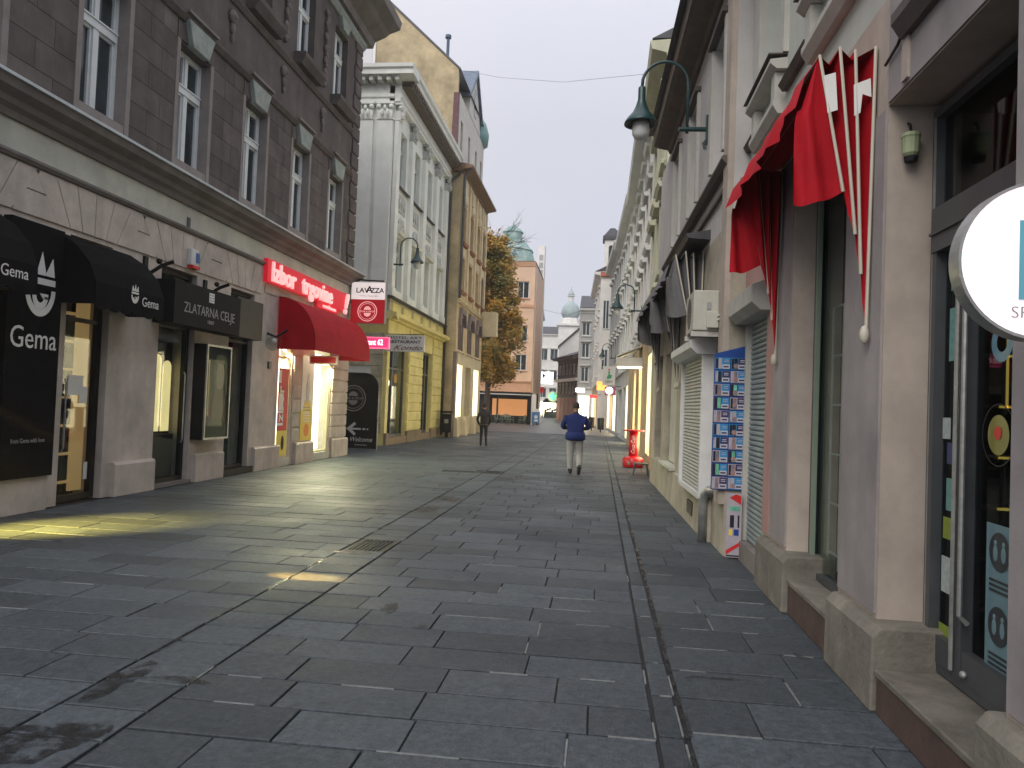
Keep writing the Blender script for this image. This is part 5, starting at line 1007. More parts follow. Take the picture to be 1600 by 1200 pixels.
# ================================================================ farther buildings on the right
def pane_window(root, fr, c, hw, z0, z1, v=-.15, frame=WINF, pane=PANE, bars=True):
    w = part("window", frame, root, lambda m: (m.box(fr, c-hw, c-hw+.07, v-.05, v+.02, z0, z1), m.box(fr, c+hw-.07, c+hw, v-.05, v+.02, z0, z1), m.box(fr, c-hw+.07, c+hw-.07, v-.05, v+.02, z1-.07, z1), m.box(fr, c-hw+.07, c+hw-.07, v-.05, v+.02, z0, z0+.07), m.box(fr, c-.035, c+.035, v-.05, v+.015, z0+.07, z1-.07)))
    part("pane", pane, w, lambda m: m.box(fr, c-hw+.06, c+hw-.06, v-.045, v-.02, z0+.06, z1-.06)); return w
def house(name, label, fr, u0, u1, h, wall, floors, n, hw, base_h=3.8, base=None, trim=None, body=7, cor=.35, shops=(), roof=True, frame=WINF, pane=PANE, loc=None, hood=True, roofh=2.0):
    t = thing(name, label, "building", loc or fr((u0+u1)/2, 0, 0)); trim = trim or wall
    cs = [u0+(u1-u0)*(i+.5)/n for i in range(n)]; hs = [(c-hw, c+hw, a, b) for c in cs for a, b in floors]
    part("upper_wall", wall, t, lambda m: wall_boxes(m, fr, u0, u1, base_h, h, 0, -.35, hs))
    part("ground_floor_wall", base or wall, t, lambda m: wall_boxes(m, fr, u0, u1, 0, base_h, 0, -.35, [(a, b, z0, z1) for a, b, z0, z1, _ in shops]))
    part("building_body", wall, t, lambda m: m.box(fr, u0+.01, u1-.01, -body, -.36, 0, h+.1))
    part("cornice", trim, t, lambda m: m.prof(fr, [(-.3, h-.3), (.06, h-.3), (.1, h-.1), (cor, h), (cor+.05, h+.2), (-.3, h+.25)], u0, u1))
    part("ledge", trim, t, lambda m: m.prof(fr, [(-.1, base_h-.1), (.12, base_h-.1), (.16, base_h+.05), (-.1, base_h+.12)], u0, u1))
    if roof: part("roof", TIN, t, lambda m: m.prof(fr, [(cor, h+.26), (-body, h+.26), (-body/2, h+.26+roofh)], u0, u1))
    for c in cs:
        for a, b in floors:
            w = pane_window(t, fr, c, hw-.004, a+.004, b-.004, frame=frame, pane=pane)
            part("sill", trim, w, lambda m: m.box(fr, c-hw-.1, c+hw+.1, -.15, .12, a-.12, a))
            if hood: part("hood", trim, w, lambda m: m.prof(fr, [(-.05, b+.08), (.14, b+.08), (.2, b+.2), (-.05, b+.26)], c-hw-.14, c+hw+.14))
    for a, b, z0, z1, m_ in shops:
        w = part("shop_window", m_, t, lambda m: m.box(fr, a+.05, b-.05, -.3, -.25, z0+.05, z1-.05)); part("frame", trim, w, lambda m: (m.box(fr, a, a+.05, -.24, .03, z0, z1), m.box(fr, b-.05, b, -.24, .03, z0, z1), m.box(fr, a+.05, b-.05, -.24, .03, z1-.05, z1)))
    return t
CREAM = mat("cream_green_render", (.58, .58, .42), .88, .12, 1.5, .3, 30, stain=.2, streak=.1)
TANST = mat("tan_stone", (.5, .4, .24), .88, .15, 2, .4, 30, stain=.25)
GREYW = mat("grey_white_render", (.66, .67, .63), .88, .1, 1.2, .3, 30, stain=.18, streak=.08)
PALEW = mat("pale_render", (.76, .74, .69), .88, .08, 1.2, .3, 30, stain=.12)
GREYD = mat("mid_grey_render", (.4, .4, .38), .88, .12, 1.2, .3, 30, stain=.2)
LITS = emit("warm_shop_glow", (1, .86, .55), 6.0, (.7, .6, .4)); LITO = emit("orange_shop_glow", (1, .55, .15), 2.2, (.7, .4, .1))
R3, L3 = line_frame((1.46, 18.45), (1.52, 24.4), -1)
h3 = house("ornamented_building", "narrow pale green building with leaf stucco beside the stone shops", R3, 0, L3, 10.6, CREAM, [(5.2, 7.2), (8.0, 9.8)], 3, .5, 4.3, TANST, CREAM, cor=.45, shops=[(.6, 2.2, .35, 3.0, INT_DARK), (3.2, 5.2, .35, 3.4, LITS)])
part("red_panel", mat("red_board_paint", (.5, .015, .02), .5, .1, 4, .05), h3, lambda m: m.box(R3, .62, 2.18, -.22, -.16, .6, 1.75)); part("white_rail", WHITE, h3, lambda m: m.box(R3, .62, 2.18, -.2, -.12, 1.76, 1.86))
for k in range(60):
    u = .3+rnd.random()*5.4; z = rnd.choice([4.7, 5.0, 7.4, 7.75, 10.1])+rnd.uniform(-.12, .12)
    part("leaf_ornament", mat("stucco_leaf", (.3, .31, .22), .9, .2, 5, .4), h3, lambda m: m.prism(R3, [(u-.1, z-.06), (u, z-.12), (u+.14, z+.02), (u+.05, z+.12), (u-.08, z+.08)], -.01, .045))
R4, L4 = line_frame((1.52, 24.45), (1.55, 37.0), -1)
h4 = house("cream_building", "tall cream building with dark window heads halfway along the right row", R4, 0, L4, 11.7, PALEW, [(5.0, 6.9), (7.6, 9.3), (9.9, 11.1)], 6, .5, 4.2, TANST, GREYW, cor=.5, shops=[(1.0, 3.6, .3, 3.2, LITS), (4.6, 7.4, .3, 3.2, LITS), (8.4, 11.4, .3, 3.2, PANE_B)])
for k in range(7): part("pilaster", TANST, h4, lambda m: m.box(R4, .1+k*2.05, .5+k*2.05, -.02, .14, 0, 4.05))
R5, L5 = line_frame((1.55, 37.05), (1.2, 50), -1)
house("grey_row_house", "grey-white row house with shuttered shops in the right-hand row", R5, 0, L5, 12.2, GREYW, [(4.8, 6.6), (7.4, 9.0), (9.8, 11.3)], 6, .5, 3.9, GREYD, GREYW, cor=.5, shops=[(.6, 3.2, .2, 3.0, LITS), (4.0, 6.2, .2, 3.0, PANE), (7.2, 12, .2, 3.0, PANE_B)])
R6, L6 = line_frame((1.2, 50.05), (.72, 62), -1)
house("grey_corner_house", "bluish grey house with steep eave before the turreted corner", R6, 0, L6, 12.8, GREYD, [(4.8, 6.6), (7.4, 9.2), (10.0, 11.6)], 5, .5, 3.9, GREYD, GREYW, cor=.5, shops=[(1, 4, .2, 3.0, LITS), (5, 8, .2, 3.0, LITO), (8.5, 11.5, .2, 3, LITS)])
R7, L7 = line_frame((-.15, 64), (-.7, 78), -1); F7 = front_frame(63.95)
h7 = house("turret_building", "pale corner building with a square turret and a dark cap", R7, 0, L7, 13.2, PALEW, [(4.6, 6.6), (7.6, 9.6), (10.4, 12.2)], 4, .5, 3.8, TANST, PALEW, cor=.5, shops=[(1, 5, .2, 3.0, LITO), (6, 12, .2, 3.0, LITS)])
part("front_wall", PALEW, h7, lambda m: m.box(F7, -.14, 2.5, -.35, 0, 0, 13.2)); pane_window(h7, F7, .35, .28, 8.5, 11.0, .04); pane_window(h7, F7, .35, .28, 5.0, 6.8, .04)
part("turret", PALEW, h7, lambda m: m.box(F7, .05, 1.4, -1.6, -.1, 13.4, 16.2)); part("turret_cap", TIN, h7, lambda m: (m.box(F7, -.12, 1.57, -1.78, .07, 16.2, 16.5), m.loft([F7(-.05, .0, 16.5), F7(1.5, .0, 16.5), F7(1.5, -1.7, 16.5), F7(-.05, -1.7, 16.5)], [F7(.5, -.6, 17.3), F7(.9, -.6, 17.3), F7(.9, -1.0, 17.3), F7(.5, -1.0, 17.3)])))
part("turret_window", PANE, h7, lambda m: arch(m, F7, .6, .2, 14.3, 15.7, -.1, -.07)); part("red_tiles", mat("red_tile", (.4, .12, .08), .8, .2, 5, .3), h7, lambda m: m.box(F7, -.2, 1.0, -.1, .25, 13.0, 13.35))
F8 = front_frame(81); h8 = house("grey_gabled_house", "plain grey house with small upper windows beyond the turret", F8, -2.35, .6, 12.3, GREYD, [(4.6, 6.2), (7.2, 8.8), (9.6, 11.0)], 2, .42, 3.9, PALEW, GREYW, body=9, cor=.4, shops=[(-2.2, -1.0, .2, 3.1, LITS), (-.8, .4, .2, 3.1, LITO)])
R9, L9 = line_frame((-2.5, 92), (-5.6, 101), -1); OTT = mat("purple_brown_timber", (.1, .06, .065), .8, .2, 3, .3, 30); OTR = mat("red_shutter_paint", (.25, .05, .055), .7, .2, 3, .2)
h9 = house("overhanging_house", "old purple-brown house with overhanging storeys and red shopfronts", R9, 0, L9, 8.0, OTT, [(3.6, 4.9), (6.0, 7.3)], 6, .55, 3.1, OTR, OTT, body=6, cor=.8, shops=[], frame=mat("timber_white", (.75, .75, .72), .6, .1, 3, .1), hood=False, roofh=1.3)
part("jetty", PALEW, h9, lambda m: m.box(R9, -.1, L9, .02, .5, 5.1, 5.45)); part("gable_end", mat("mauve_plaster", (.4, .33, .33), .85, .1, 2, .2), h9, lambda m: m.box(front_frame(91.9), -2.5, .5, -.3, 0, 0, 7.9))
for k in range(5): part("red_door", OTR, h9, lambda m: m.box(R9, .4+k*1.85, 1.9+k*1.85, .01, .06, .1, 2.8))
part("gable_banner", mat("pink_banner", (.5, .12, .15), .6, .2, 5, 0), h9, lambda m: m.box(front_frame(91.9), -2.1, -.9, .01, .04, 6.9, 7.6)); part("gable_pane", PANE, h9, lambda m: (m.box(front_frame(91.9), -1.9, -1.0, .01, .05, 5.9, 6.8), m.box(front_frame(91.9), -2.0, -1.0, .01, .05, 2.4, 3.6)))
t = thing("white_gable_building", "big blank white gable rising behind the overhanging house", "building", (-3, 122, 0))
F10 = front_frame(120); part("wall", PALEW, t, lambda m: m.prism(F10, [(-6.6, 0), (3, 0), (3, 17), (-1.4, 16.2), (-6.6, 11.4)], -8, 0)); part("roof", TIN, t, lambda m: m.prism(F10, [(-6.8, 11.3), (-1.4, 16.3), (3, 17.1), (3, 17.4), (-1.4, 16.6), (-6.8, 11.6)], -8, .3)); part("chimney", mat("brick_chimney", (.3, .16, .12), .9, .2, 5, .3), t, lambda m: m.box(F10, -2.2, -.8, -3, -1.5, 15.5, 18.2))
# cathedral tower with onion dome
t = thing("onion_dome_tower", "far white church tower with a grey-green onion dome and lantern", "tower", (-6.3, 150, 0)); VERD = mat("pale_verdigris", (.36, .44, .44), .6, .15, 1, .2, 10, streak=.2); cx, cy = -6.2, 150
part("shaft", PALEW, t, lambda m: m.box(WF, cx-2.2, cx+2.2, cy-2.2, cy+2.2, 0, 18)); part("belfry", PALEW, t, lambda m: (m.box(WF, cx-2.6, cx+2.6, cy-2.6, cy+2.6, 18, 18.4), m.lathe((cx, cy, 18.4), [(2.0, 0), (1.9, 1.0), (1.55, 1.3)], 8)))
part("onion_dome", VERD, t, lambda m: m.lathe((cx, cy, 19.7), [(1.4, 0), (1.75, .5), (1.9, 1.1), (1.75, 2.0), (1.35, 2.7), (.85, 3.1), (.55, 3.4)], 16), smooth=True)
part("lantern", PALEW, t, lambda m: m.lathe((cx, cy, 23.1), [(.5, 0), (.5, 1.0), (.78, 1.05), (.78, 1.2)], 8)); part("finial", VERD, t, lambda m: m.lathe((cx, cy, 24.3), [(.6, 0), (.62, .3), (.35, .8), (.12, 1.1), (.03, 2.0)], 12), smooth=True)
# ---------------------------------------------------------------- things along the right side
street_lamp(R4, 4.6, 5.5, "green swan-neck lamp on the cream building, second along the right"); street_lamp(R6, 3.0, 5.3, "small dark swan-neck lamp far down the right side")
t = thing("cola_stand", "red cylindrical drinks stand with white script and a round top shelf", "drinks stand", (1.05, 22.2, 0)); CR = mat("cola_red", (.55, .01, .015), .35, .08, 4, .03)
part("column", CR, t, lambda m: m.lathe((1.05, 22.2, 0), [(.13, .3), (.13, 1.06)], 20), smooth=True); part("base", CR, t, lambda m: m.lathe((1.05, 22.2, 0), [(.27, .0), (.3, .03), (.3, .26), (.24, .3), (.13, .34)], 24), smooth=True); part("top_shelf", CR, t, lambda m: m.lathe((1.05, 22.2, 0), [(.3, 1.06), (.31, 1.07), (.31, 1.09), (.3, 1.1)], 24))
part("lettering", LETTER, t, lambda m: text_mesh(m, "Coca-Cola", .15, (1.085, 22.062, .4), ZP, XM, .003, 0, .82, 'LEFT', shear=.3)); part("base_mark", LETTERD, t, lambda m: [m.box(front_frame(21.895), .9+k*.15, .95+k*.15, 0, .004, .1, .2) for k in range(3)])
t = thing("metal_trestle", "low dark metal trestle on the pavement beside the red drinks stand", "trestle", (1.15, 19.4, 0))
part("top_bar", DARKM, t, lambda m: m.box(WF, .95, 1.3, 19.2, 19.6, .3, .33)); 
for x, y in ((.98, 19.25), (1.27, 19.25), (.98, 19.55), (1.27, 19.55)): part("leg", DARKM, t, lambda m: m.tube([(x, y, .3), (x+(.05 if x > 1.1 else -.05), y, 0)], .012, 6))
FC = front_frame(26.2); t = thing("shop_canopy", "grey box canopy with warm light under it over a right-side shop", "canopy", (1.0, 27, 3.05)); part("fascia", GREYD, t, lambda m: m.box(FC, .55, 1.5, -.9, 0, 3.18, 3.5)); part("light", LITS, t, lambda m: m.box(FC, .62, 1.45, -.85, -.05, 3.165, 3.178)); part("glass_roof", P_TRIM, t, lambda m: m.loft([FC(.56, 0, 3.51), FC(1.45, 0, 3.9), FC(1.45, 0, 3.94), FC(.56, 0, 3.55)], [FC(.56, -1.6, 3.51), FC(1.45, -1.6, 3.9), FC(1.45, -1.6, 3.94), FC(.56, -1.6, 3.55)]))
def flag_sign(y, x0, x1, z0, z1, m_, label, txt=None, tm=None, shape=None, arm=True):
    f = front_frame(y); t = thing("projecting_sign", label, "projecting sign", ((x0+x1)/2, y, z0)); part("board", m_, t, lambda m: m.box(f, x0, x1, -.08, 0, z0, z1))
    if arm: part("arm", BLACK, t, lambda m: m.tube([(x1-.05, y+.04, z1+.03), (x1+.3, y+.04, z1+.03)], .02, 6))
    if txt: part("lettering", tm or BLACK, t, lambda m: text_mesh(m, txt, (z1-z0)*.22, ((x0+x1)/2, y-.004, z0+(z1-z0)*.14), XP, ZP, .003, 0, .8, shear=.3))
    if shape: shape(t, f)
    return t
GRN = mat("print_green", (.04, .3, .12), .5, .1, 4, 0)
flag_sign(38, .15, .78, 2.9, 3.85, mat("sign_cream", (.62, .62, .58), .5, .06, 4, 0), "white projecting sign with a small green dancing figure", "Lipov", BLACK, lambda t, f: part("figure", [GRN, RED], t, lambda m: (m.prism(f, [(.4, 3.2), (.58, 3.25), (.62, 3.4), (.5, 3.45), (.52, 3.6), (.42, 3.6), (.44, 3.42), (.36, 3.3)], .001, .005), m.ring((.47, 37.994, 3.68), XP, ZP, 0, .05, 12, 1))))
flag_sign(41, .3, .9, 2.45, 2.9, mat("sign_purple", (.22, .04, .12), .5, .1, 4, 0), "small purple projecting sign with a glowing white disc", None, None, lambda t, f: part("disc", emit("white_disc", (1, .95, .95), 2.0), t, lambda m: m.ring((.55, 40.99, 2.7), XP, ZP, 0, .2, 20, 0, (0, .01, 0))))
flag_sign(60, -.2, .55, 3.2, 3.9, emit("orange_sign", (1, .5, .1), .9, (.8, .4, .1)), "orange lit projecting sign far along the right side", "ana", LETTER); flag_sign(62.5, -.75, -.1, 2.6, 2.85, emit("red_sign", (1, .05, .05), .8, (.6, .03, .03)), "small red lit projecting sign below the orange one")
flag_sign(74, -2.3, -1.4, 3.3, 3.7, emit("oval_sign", (1, .98, .95), 2.0), "glowing white oval sign in front of the grey house")
for i, (x, y, nm) in enumerate(((.2, 55, "dark litter bin by the orange-lit shop on the right"), (-.5, 59, "small dark litter bin beyond the first on the right"))):
    t = thing("litter_bin", nm, "litter bin", (x, y, 0)); part("body", BLACK, t, lambda m: m.lathe((x, y, 0), [(.2, .2), (.24, .25), (.26, 1.0), (.2, 1.05)], 12)); part("post", BLACK, t, lambda m: m.tube([(x, y, 0), (x, y, .22)], .05, 8))
# ---------------------------------------------------------------- far left: orange building, dome, end of the street
ORA = mat("orange_render", (.68, .47, .32), .88, .1, .8, .2, 20, stain=.12); ORD = mat("deep_orange_render", (.58, .33, .2), .88, .1, .8, .2, 20, stain=.15)
FD = front_frame(79); D = house("orange_building", "orange rendered building standing behind the autumn tree", FD, -17, -7.15, 16.9, ORA, [(5.5, 7.2), (8.6, 10.3), (13.2, 15.0)], 4, .62, 4.3, ORD, ORD, body=12, cor=.12, shops=[], roofh=.2, hood=False)
RD, LD = line_frame((-7.14, 79.05), (-8.3, 100), 1)
part("street_wall", ORD, D, lambda m: wall_boxes(m, RD, 0, LD, 0, 16.8, 0, -.3, [(2+k*3.2, 3.2+k*3.2, z, z+1.8) for k in range(6) for z in (5.4, 8.6, 13)]))
for k in range(6): part("downpipe", PALEW, D, lambda m: m.tube([RD(1+k*3.5, .06, 0), RD(1+k*3.5, .06, 16.6)], .06, 6))
part("corner_band", ORD, D, lambda m: m.prof(FD, [(0, 12.2), (.1, 12.2), (.1, 12.5), (0, 12.55)], -17, -7.1))
t = thing("green_dome_building", "building crowned by a large tiered verdigris dome", "building", (-12.5, 110, 0)); VG = mat("bright_verdigris", (.16, .36, .33), .6, .2, .6, .25, 6, c2=(.42, .52, .48), streak=.3); dx, dy = -13.5, 110
part("wall", PALEW, t, lambda m: m.box(WF, -20, -9.6, 101, 118, 0, 21.5)); part("drum", PALEW, t, lambda m: m.lathe((dx, dy, 21.5), [(3.7, 0), (3.7, .8), (3.5, 1.0)], 8, ph=.39)); part("dome", VG, t, lambda m: m.lathe((dx, dy, 22.4), [(3.65, 0), (3.55, .9), (3.25, 1.9), (3.1, 2.2), (3.3, 2.25), (2.8, 2.7), (2.4, 3.3), (1.7, 3.8)], 8, ph=.39))
part("lantern", VG, t, lambda m: m.lathe((dx, dy, 26.2), [(1.45, 0), (1.45, 1.2), (1.65, 1.25), (1.25, 1.7), (.6, 2.1), (.12, 2.4), (.03, 3.1)], 8, ph=.39))
R11, L11 = line_frame((-8.6, 100.2), (-10.2, 128), 1)
house("white_row_house", "pale row house with dark balconies beyond the orange building", R11, 0, L11, 16.5, PALEW, [(4.5, 6.5), (7.8, 9.8), (11, 13)], 7, .6, 3.8, PALEW, GREYD, body=6, cor=.5, shops=[(1, 5, .2, 3, LITS), (7, 11, .2, 3, LITS)])
t = thing("slim_tower", "slim pale stair tower with slotted top beside the dome", "tower", (-9.0, 108, 0)); part("shaft", PALEW, t, lambda m: m.box(WF, -9.4, -8.45, 107, 109, 0, 25)); part("slot_panel", GREYD, t, lambda m: [m.box(WF, -9.2, -8.65, 106.96, 106.99, 19.5+k*1.1, 20.3+k*1.1) for k in range(4)])
F12 = front_frame(160); house("end_building", "white building closing the end of the street", F12, -22, -6.5, 17.2, PALEW, [(3.8, 5.8), (7.5, 9.6), (11.8, 14.2)], 7, .8, 3.2, PALEW, PALEW, body=8, cor=.4, shops=[(-15, -8, .2, 3, LITS)])
flag_sign(112, -8.9, -6.9, 5.2, 7.0, emit("white_screen", (1, .99, 1), 2.2), "large glowing white screen at the end of the street", arm=False); flag_sign(104, -8.3, -7.6, 3.7, 4.5, RED, "small red sign on the left at the street's end")
t = thing("pharmacy_cross", "glowing green pharmacy cross at the end of the street", "sign", (-6.5, 106, 2.9)); f_ = front_frame(106)
part("cross", emit("green_cross", (.1, 1, .4), 1.6), t, lambda m: (m.box(f_, -6.62, -6.38, 0, .1, 2.75, 3.75), m.box(f_, -7.0, -6.63, 0, .1, 3.13, 3.37), m.box(f_, -6.37, -6.0, 0, .1, 3.13, 3.37))); part("disc", LETTER, t, lambda m: m.ring((-6.5, 106.1, 3.25), XP, ZP, 0, .75, 24, 0, (0, .06, 0))); part("arm", BLACK, t, lambda m: m.tube([(-6, 106.12, 3.2), (-5.2, 106.12, 3.2)], .04, 6))
street_lamp(RD, 17, 5.6, "small dark swan-neck lamp at the far left end of the street")
t = thing("flower_kiosk", "dark roofed stall with pale flowers at the street's end", "kiosk", (-8, 128, 0)); part("roof", TIN, t, lambda m: m.prism(front_frame(127), [(-9.6, 2.5), (-6.2, 2.5), (-6.8, 3.2), (-9.0, 3.2)], -3, 0)); 
for x in (-9.4, -6.4): part("post", BLACK, t, lambda m: m.box(front_frame(127.1), x-.06, x+.06, -.1, .02, 0, 2.5))
part("counter", mat("kiosk_green", (.2, .26, .18), .7, .4, 3, .1), t, lambda m: m.box(front_frame(127.5), -9.2, -6.6, -1, 0, 0, 1.0)); part("flowers", mat("pale_flowers", (.5, .5, .3), .8, .5, 6, .2), t, lambda m: [m.ball((-9+k*.4, 127.6, 1.15+.15*(k % 3)), .25, 7, 5) for k in range(7)], kind="stuff")
# ================================================================ cafe terrace, cart, wires, trees, people
FT = front_frame(69.5); t = thing("cafe_pergola", "dark framed cafe terrace with a glowing orange back wall under the tree", "pergola", (-9, 70.5, 0))
part("roof", BLACK, t, lambda m: m.box(FT, -11.6, -6.3, -3.2, .1, 2.75, 3.0)); part("roof_edge", LETTER, t, lambda m: m.box(FT, -11.6, -6.3, .1, .13, 2.72, 2.8)); part("back_wall", emit("orange_terrace_wall", (1, .42, .14), .42, (.6, .3, .15)), t, lambda m: m.box(FT, -10.3, -6.9, -3.0, -2.9, .75, 2.35))
for x in (-11.5, -9.4, -6.45): part("post", BLACK, t, lambda m: m.box(FT, x-.08, x+.08, -.05, .08, 0, 2.75))
part("shade_screen", BLACK, t, lambda m: (m.box(FT, -11.6, -6.3, -3.2, -3.05, 0, 2.75), m.box(FT, -10.9, -6.6, -2.6, -2.5, 0, .7)))  # black sheets added as the shade under the terrace roof
part("side_screen", PALEW, t, lambda m: arch(m, FT, -6.0, .22, 0, 2.9, -.1, .0)); part("awning_arm", BLACK, t, lambda m: m.box(FT, -5.75, -5.6, -2, 0, 0, 2.9))
def chair(x, y, rz, label):
    t = thing("cafe_chair", label, "chair", (x, y, 0), "cafe chairs"); t.rotation_euler.z = rz; G = mat("grey_green_cane", (.16, .2, .15), .7, .2, 8, .2)
    def P_(f):
        mb_ = MB(); f(mb_); return mb_
    for nm, f in (("seat", lambda m: m.box(WF, -.25, .25, -.25, .25, .42, .47)), ("backrest", lambda m: m.tube([(-.25, .25, .45), (-.27, .28, .8), (0, .33, .92), (.27, .28, .8), (.25, .25, .45)], .03, 6)), ("back_slat", lambda m: (m.box(WF, -.05, .05, .27, .3, .47, .9),))):
        o = bpy.data.objects.new(nm, P_(f).mesh(nm, G)); COL.objects.link(o); o.parent = t
    for sx in (-1, 1):
        for sy in (-1, 1):
            o = bpy.data.objects.new("leg", P_(lambda m: m.tube([(sx*.22, sy*.22, .43), (sx*.25, sy*.25, 0)], .02, 6)).mesh("leg", G)); COL.objects.link(o); o.parent = t
        o = bpy.data.objects.new("armrest", P_(lambda m: m.tube([(sx*.26, .25, .66), (sx*.28, -.2, .66), (sx*.24, -.22, .45)], .02, 6)).mesh("armrest", G)); COL.objects.link(o); o.parent = t
for x, y, rz, l in ((-9.0, 67.5, .4, "cafe chair nearest the standing man"), (-7.9, 67.2, 2.6, "cafe chair turned towards the street in front of the terrace table"), (-8.5, 68.6, 3.2, "cafe chair behind the terrace table"), (-6.9, 68.0, -1.2, "cafe chair at the terrace's street end")): chair(x, y, rz, l + ", outside the orange-walled terrace")
t = thing("cafe_table", "small round cafe table among the chairs on the terrace", "table", (-8.3, 67.8, 0)); part("table_top", PALEW, t, lambda m: m.lathe((-8.3, 67.8, .72), [(.4, 0), (.4, .03)], 16)); part("leg", BLACK, t, lambda m: m.lathe((-8.3, 67.8, 0), [(.25, 0), (.04, .05), (.04, .72)], 10))
t = thing("ice_cream_cart", "blue and white wheeled cart standing at the terrace corner", "cart", (-5.7, 69, 0)); CB = mat("cart_blue", (.07, .2, .42), .45, .2, 3, .05)
part("body", CB, t, lambda m: m.box(front_frame(69), -6.1, -5.35, -.9, 0, .18, 1.2), bevel=.03); part("lid", LETTER, t, lambda m: m.prism(front_frame(69), [(-6.1, 1.21), (-5.35, 1.21), (-5.45, 1.5), (-6.0, 1.5)], -.9, 0)); part("print", LETTER, t, lambda m: (m.ring((-5.7, 68.995, .75), XP, ZP, 0, .16, 14), m.box(front_frame(69), -5.85, -5.5, .002, .005, .35, .5)))
for x in (-6.0, -5.45): part("wheel", BLACK, t, lambda m: m.ring((x, 68.95, .1), YP, ZP, 0, .1, 14, 0, (.06, 0, 0)))
solo("overhead_wire", MB().tube([(-8.0, 36.9, 18.7), (-4.9, 32.8, 16.35), (-1.8, 28.7, 14.3), (1.4, 24.6, 12.75)], .006, 5), CABLE, "thin wire strung across the sky between the two rows of houses", "wire")
solo("overhead_wire", MB().tube([(-8.6, 92, 14.0), (-4, 88, 12.6), (.2, 79, 12.8)], .015, 5), CABLE, "faint far wire across the street near the onion dome", "wire")
# autumn tree
def leaf_mat(name, cols):
    m = bpy.data.materials.new(name); m.use_nodes = True; n = m.node_tree.nodes; l = m.node_tree.links; b = n["Principled BSDF"]; g = n.new("ShaderNodeNewGeometry")
    r = n.new("ShaderNodeValToRGB"); r.color_ramp.interpolation = 'LINEAR'
    while len(r.color_ramp.elements) < len(cols): r.color_ramp.elements.new(.5)
    for i, c in enumerate(cols): r.color_ramp.elements[i].position = i/(len(cols)-1); r.color_ramp.elements[i].color = (*c, 1)
    nz = n.new("ShaderNodeTexNoise"); nz.inputs['Scale'].default_value = .55; nz.inputs['Detail'].default_value = 3; l.new(g.outputs['Position'], nz.inputs['Vector'])
    mx = n.new("ShaderNodeMath"); mx.operation = 'MULTIPLY_ADD'; mx.inputs[1].default_value = .45; l.new(g.outputs['Random Per Island'], mx.inputs[0])
    m2 = n.new("ShaderNodeMapRange"); m2.inputs[1].default_value = .3; m2.inputs[2].default_value = .7; m2.inputs[3].default_value = -.05; m2.inputs[4].default_value = .6; l.new(nz.outputs['Fac'], m2.inputs[0]); l.new(m2.outputs[0], mx.inputs[2])
    l.new(mx.outputs[0], r.inputs[0]); l.new(r.outputs[0], b.inputs['Base Color']); b.inputs['Roughness'].default_value = .7
    b.inputs['Subsurface Weight'].default_value = 0.0; return m
LEAF = leaf_mat("autumn_leaves", [(.06, .08, .012), (.15, .14, .02), (.32, .21, .02), (.48, .24, .02), (.52, .34, .04)])
BARK = mat("bark", (.07, .05, .04), .9, .3, 6, .6, 30)
tx, ty = -8.9, 59.0; t = thing("autumn_tree", "tall tree with orange and olive autumn leaves beyond the ochre building", "tree", (tx, ty, 0)); r5 = random.Random(11); limbs = []
mb = MB(); mb.tube([(tx, ty, 0), (tx+.1, ty, 3), (tx-.05, ty+.1, 7), (tx+.1, ty, 11), (tx, ty, 15.2)], [.26, .22, .17, .1, .03], 8)
for k in range(52):
    z = 3.2+11.2*(k/52)**.9; R_ = .35+2.9*max(.02, 1-(z-3.2)/12.6)**.75*min(1, .55+(z-3.2)/5); a = k*2.4+r5.uniform(-.3, .3); e = (tx+R_*math.cos(a), ty+R_*math.sin(a), z+.5+r5.uniform(-.3, .9))
    limbs.append(((tx, ty, z), e)); mb.tube([(tx, ty, z), (tx+.5*(e[0]-tx), ty+.5*(e[1]-ty), z+.45), e], [.06, .04, .012], 5)
mb.build("trunk", BARK, t)
V, Fc = [], []
for (s, e) in limbs:
    for j in range(7):
        f = .25+.8*j/6; c = np.array(s)*(1-f)+np.array(e)*f; c[2] += .3*math.sin(f*3); rad = r5.uniform(.3, .7)
        for q in range(95):
            g = np.array([r5.gauss(0, .5), r5.gauss(0, .5), r5.gauss(0, .55)])*rad+c; sz = r5.uniform(.08, .18)
            d1 = Vector((r5.uniform(-1, 1), r5.uniform(-1, 1), r5.uniform(-.6, .6))).normalized(); d2 = d1.orthogonal().normalized(); k0 = len(V)
            for a_, b_ in ((-1, 0), (0, -.6), (1, 0), (0, .6)): V.append(tuple(g+np.array(d1)*a_*sz+np.array(d2)*b_*sz))
            Fc.append((k0, k0+1, k0+2, k0+3))
mb = MB(); mb.V, mb.F, mb.M = V, Fc, [0]*len(Fc); mb.build("crown", LEAF, t, fix=False)
t = thing("bare_tree", "leafless tree whose twigs reach out above the autumn tree", "tree", (-12.5, 66, 0)); mb = MB(); r6 = random.Random(5)
mb.tube([(-12.5, 66, 0), (-12.4, 66, 10), (-12.0, 66, 15)], [.35, .28, .18], 8); mb.build("trunk", BARK, t); mb = MB()
def twig(p, d, l, r, n):
    p = Vector(p); d = Vector(d).normalized(); q = p+d*l*.5+Vector((r6.uniform(-.1, .1), r6.uniform(-.1, .1), r6.uniform(0, .2)))*l; e = q+(d+Vector((0, 0, .12))).normalized()*l*.5; mb.tube([p, q, e], [r, r*.8, r*.5], 4)
    if n > 0:
        for k in range(5): f = r6.uniform(.3, 1); twig(p+(e-p)*f, d+Vector((r6.uniform(-.7, .7), r6.uniform(-.7, .7), r6.uniform(-.45, .7))), l*r6.uniform(.45, .7), r*.55, n-1)
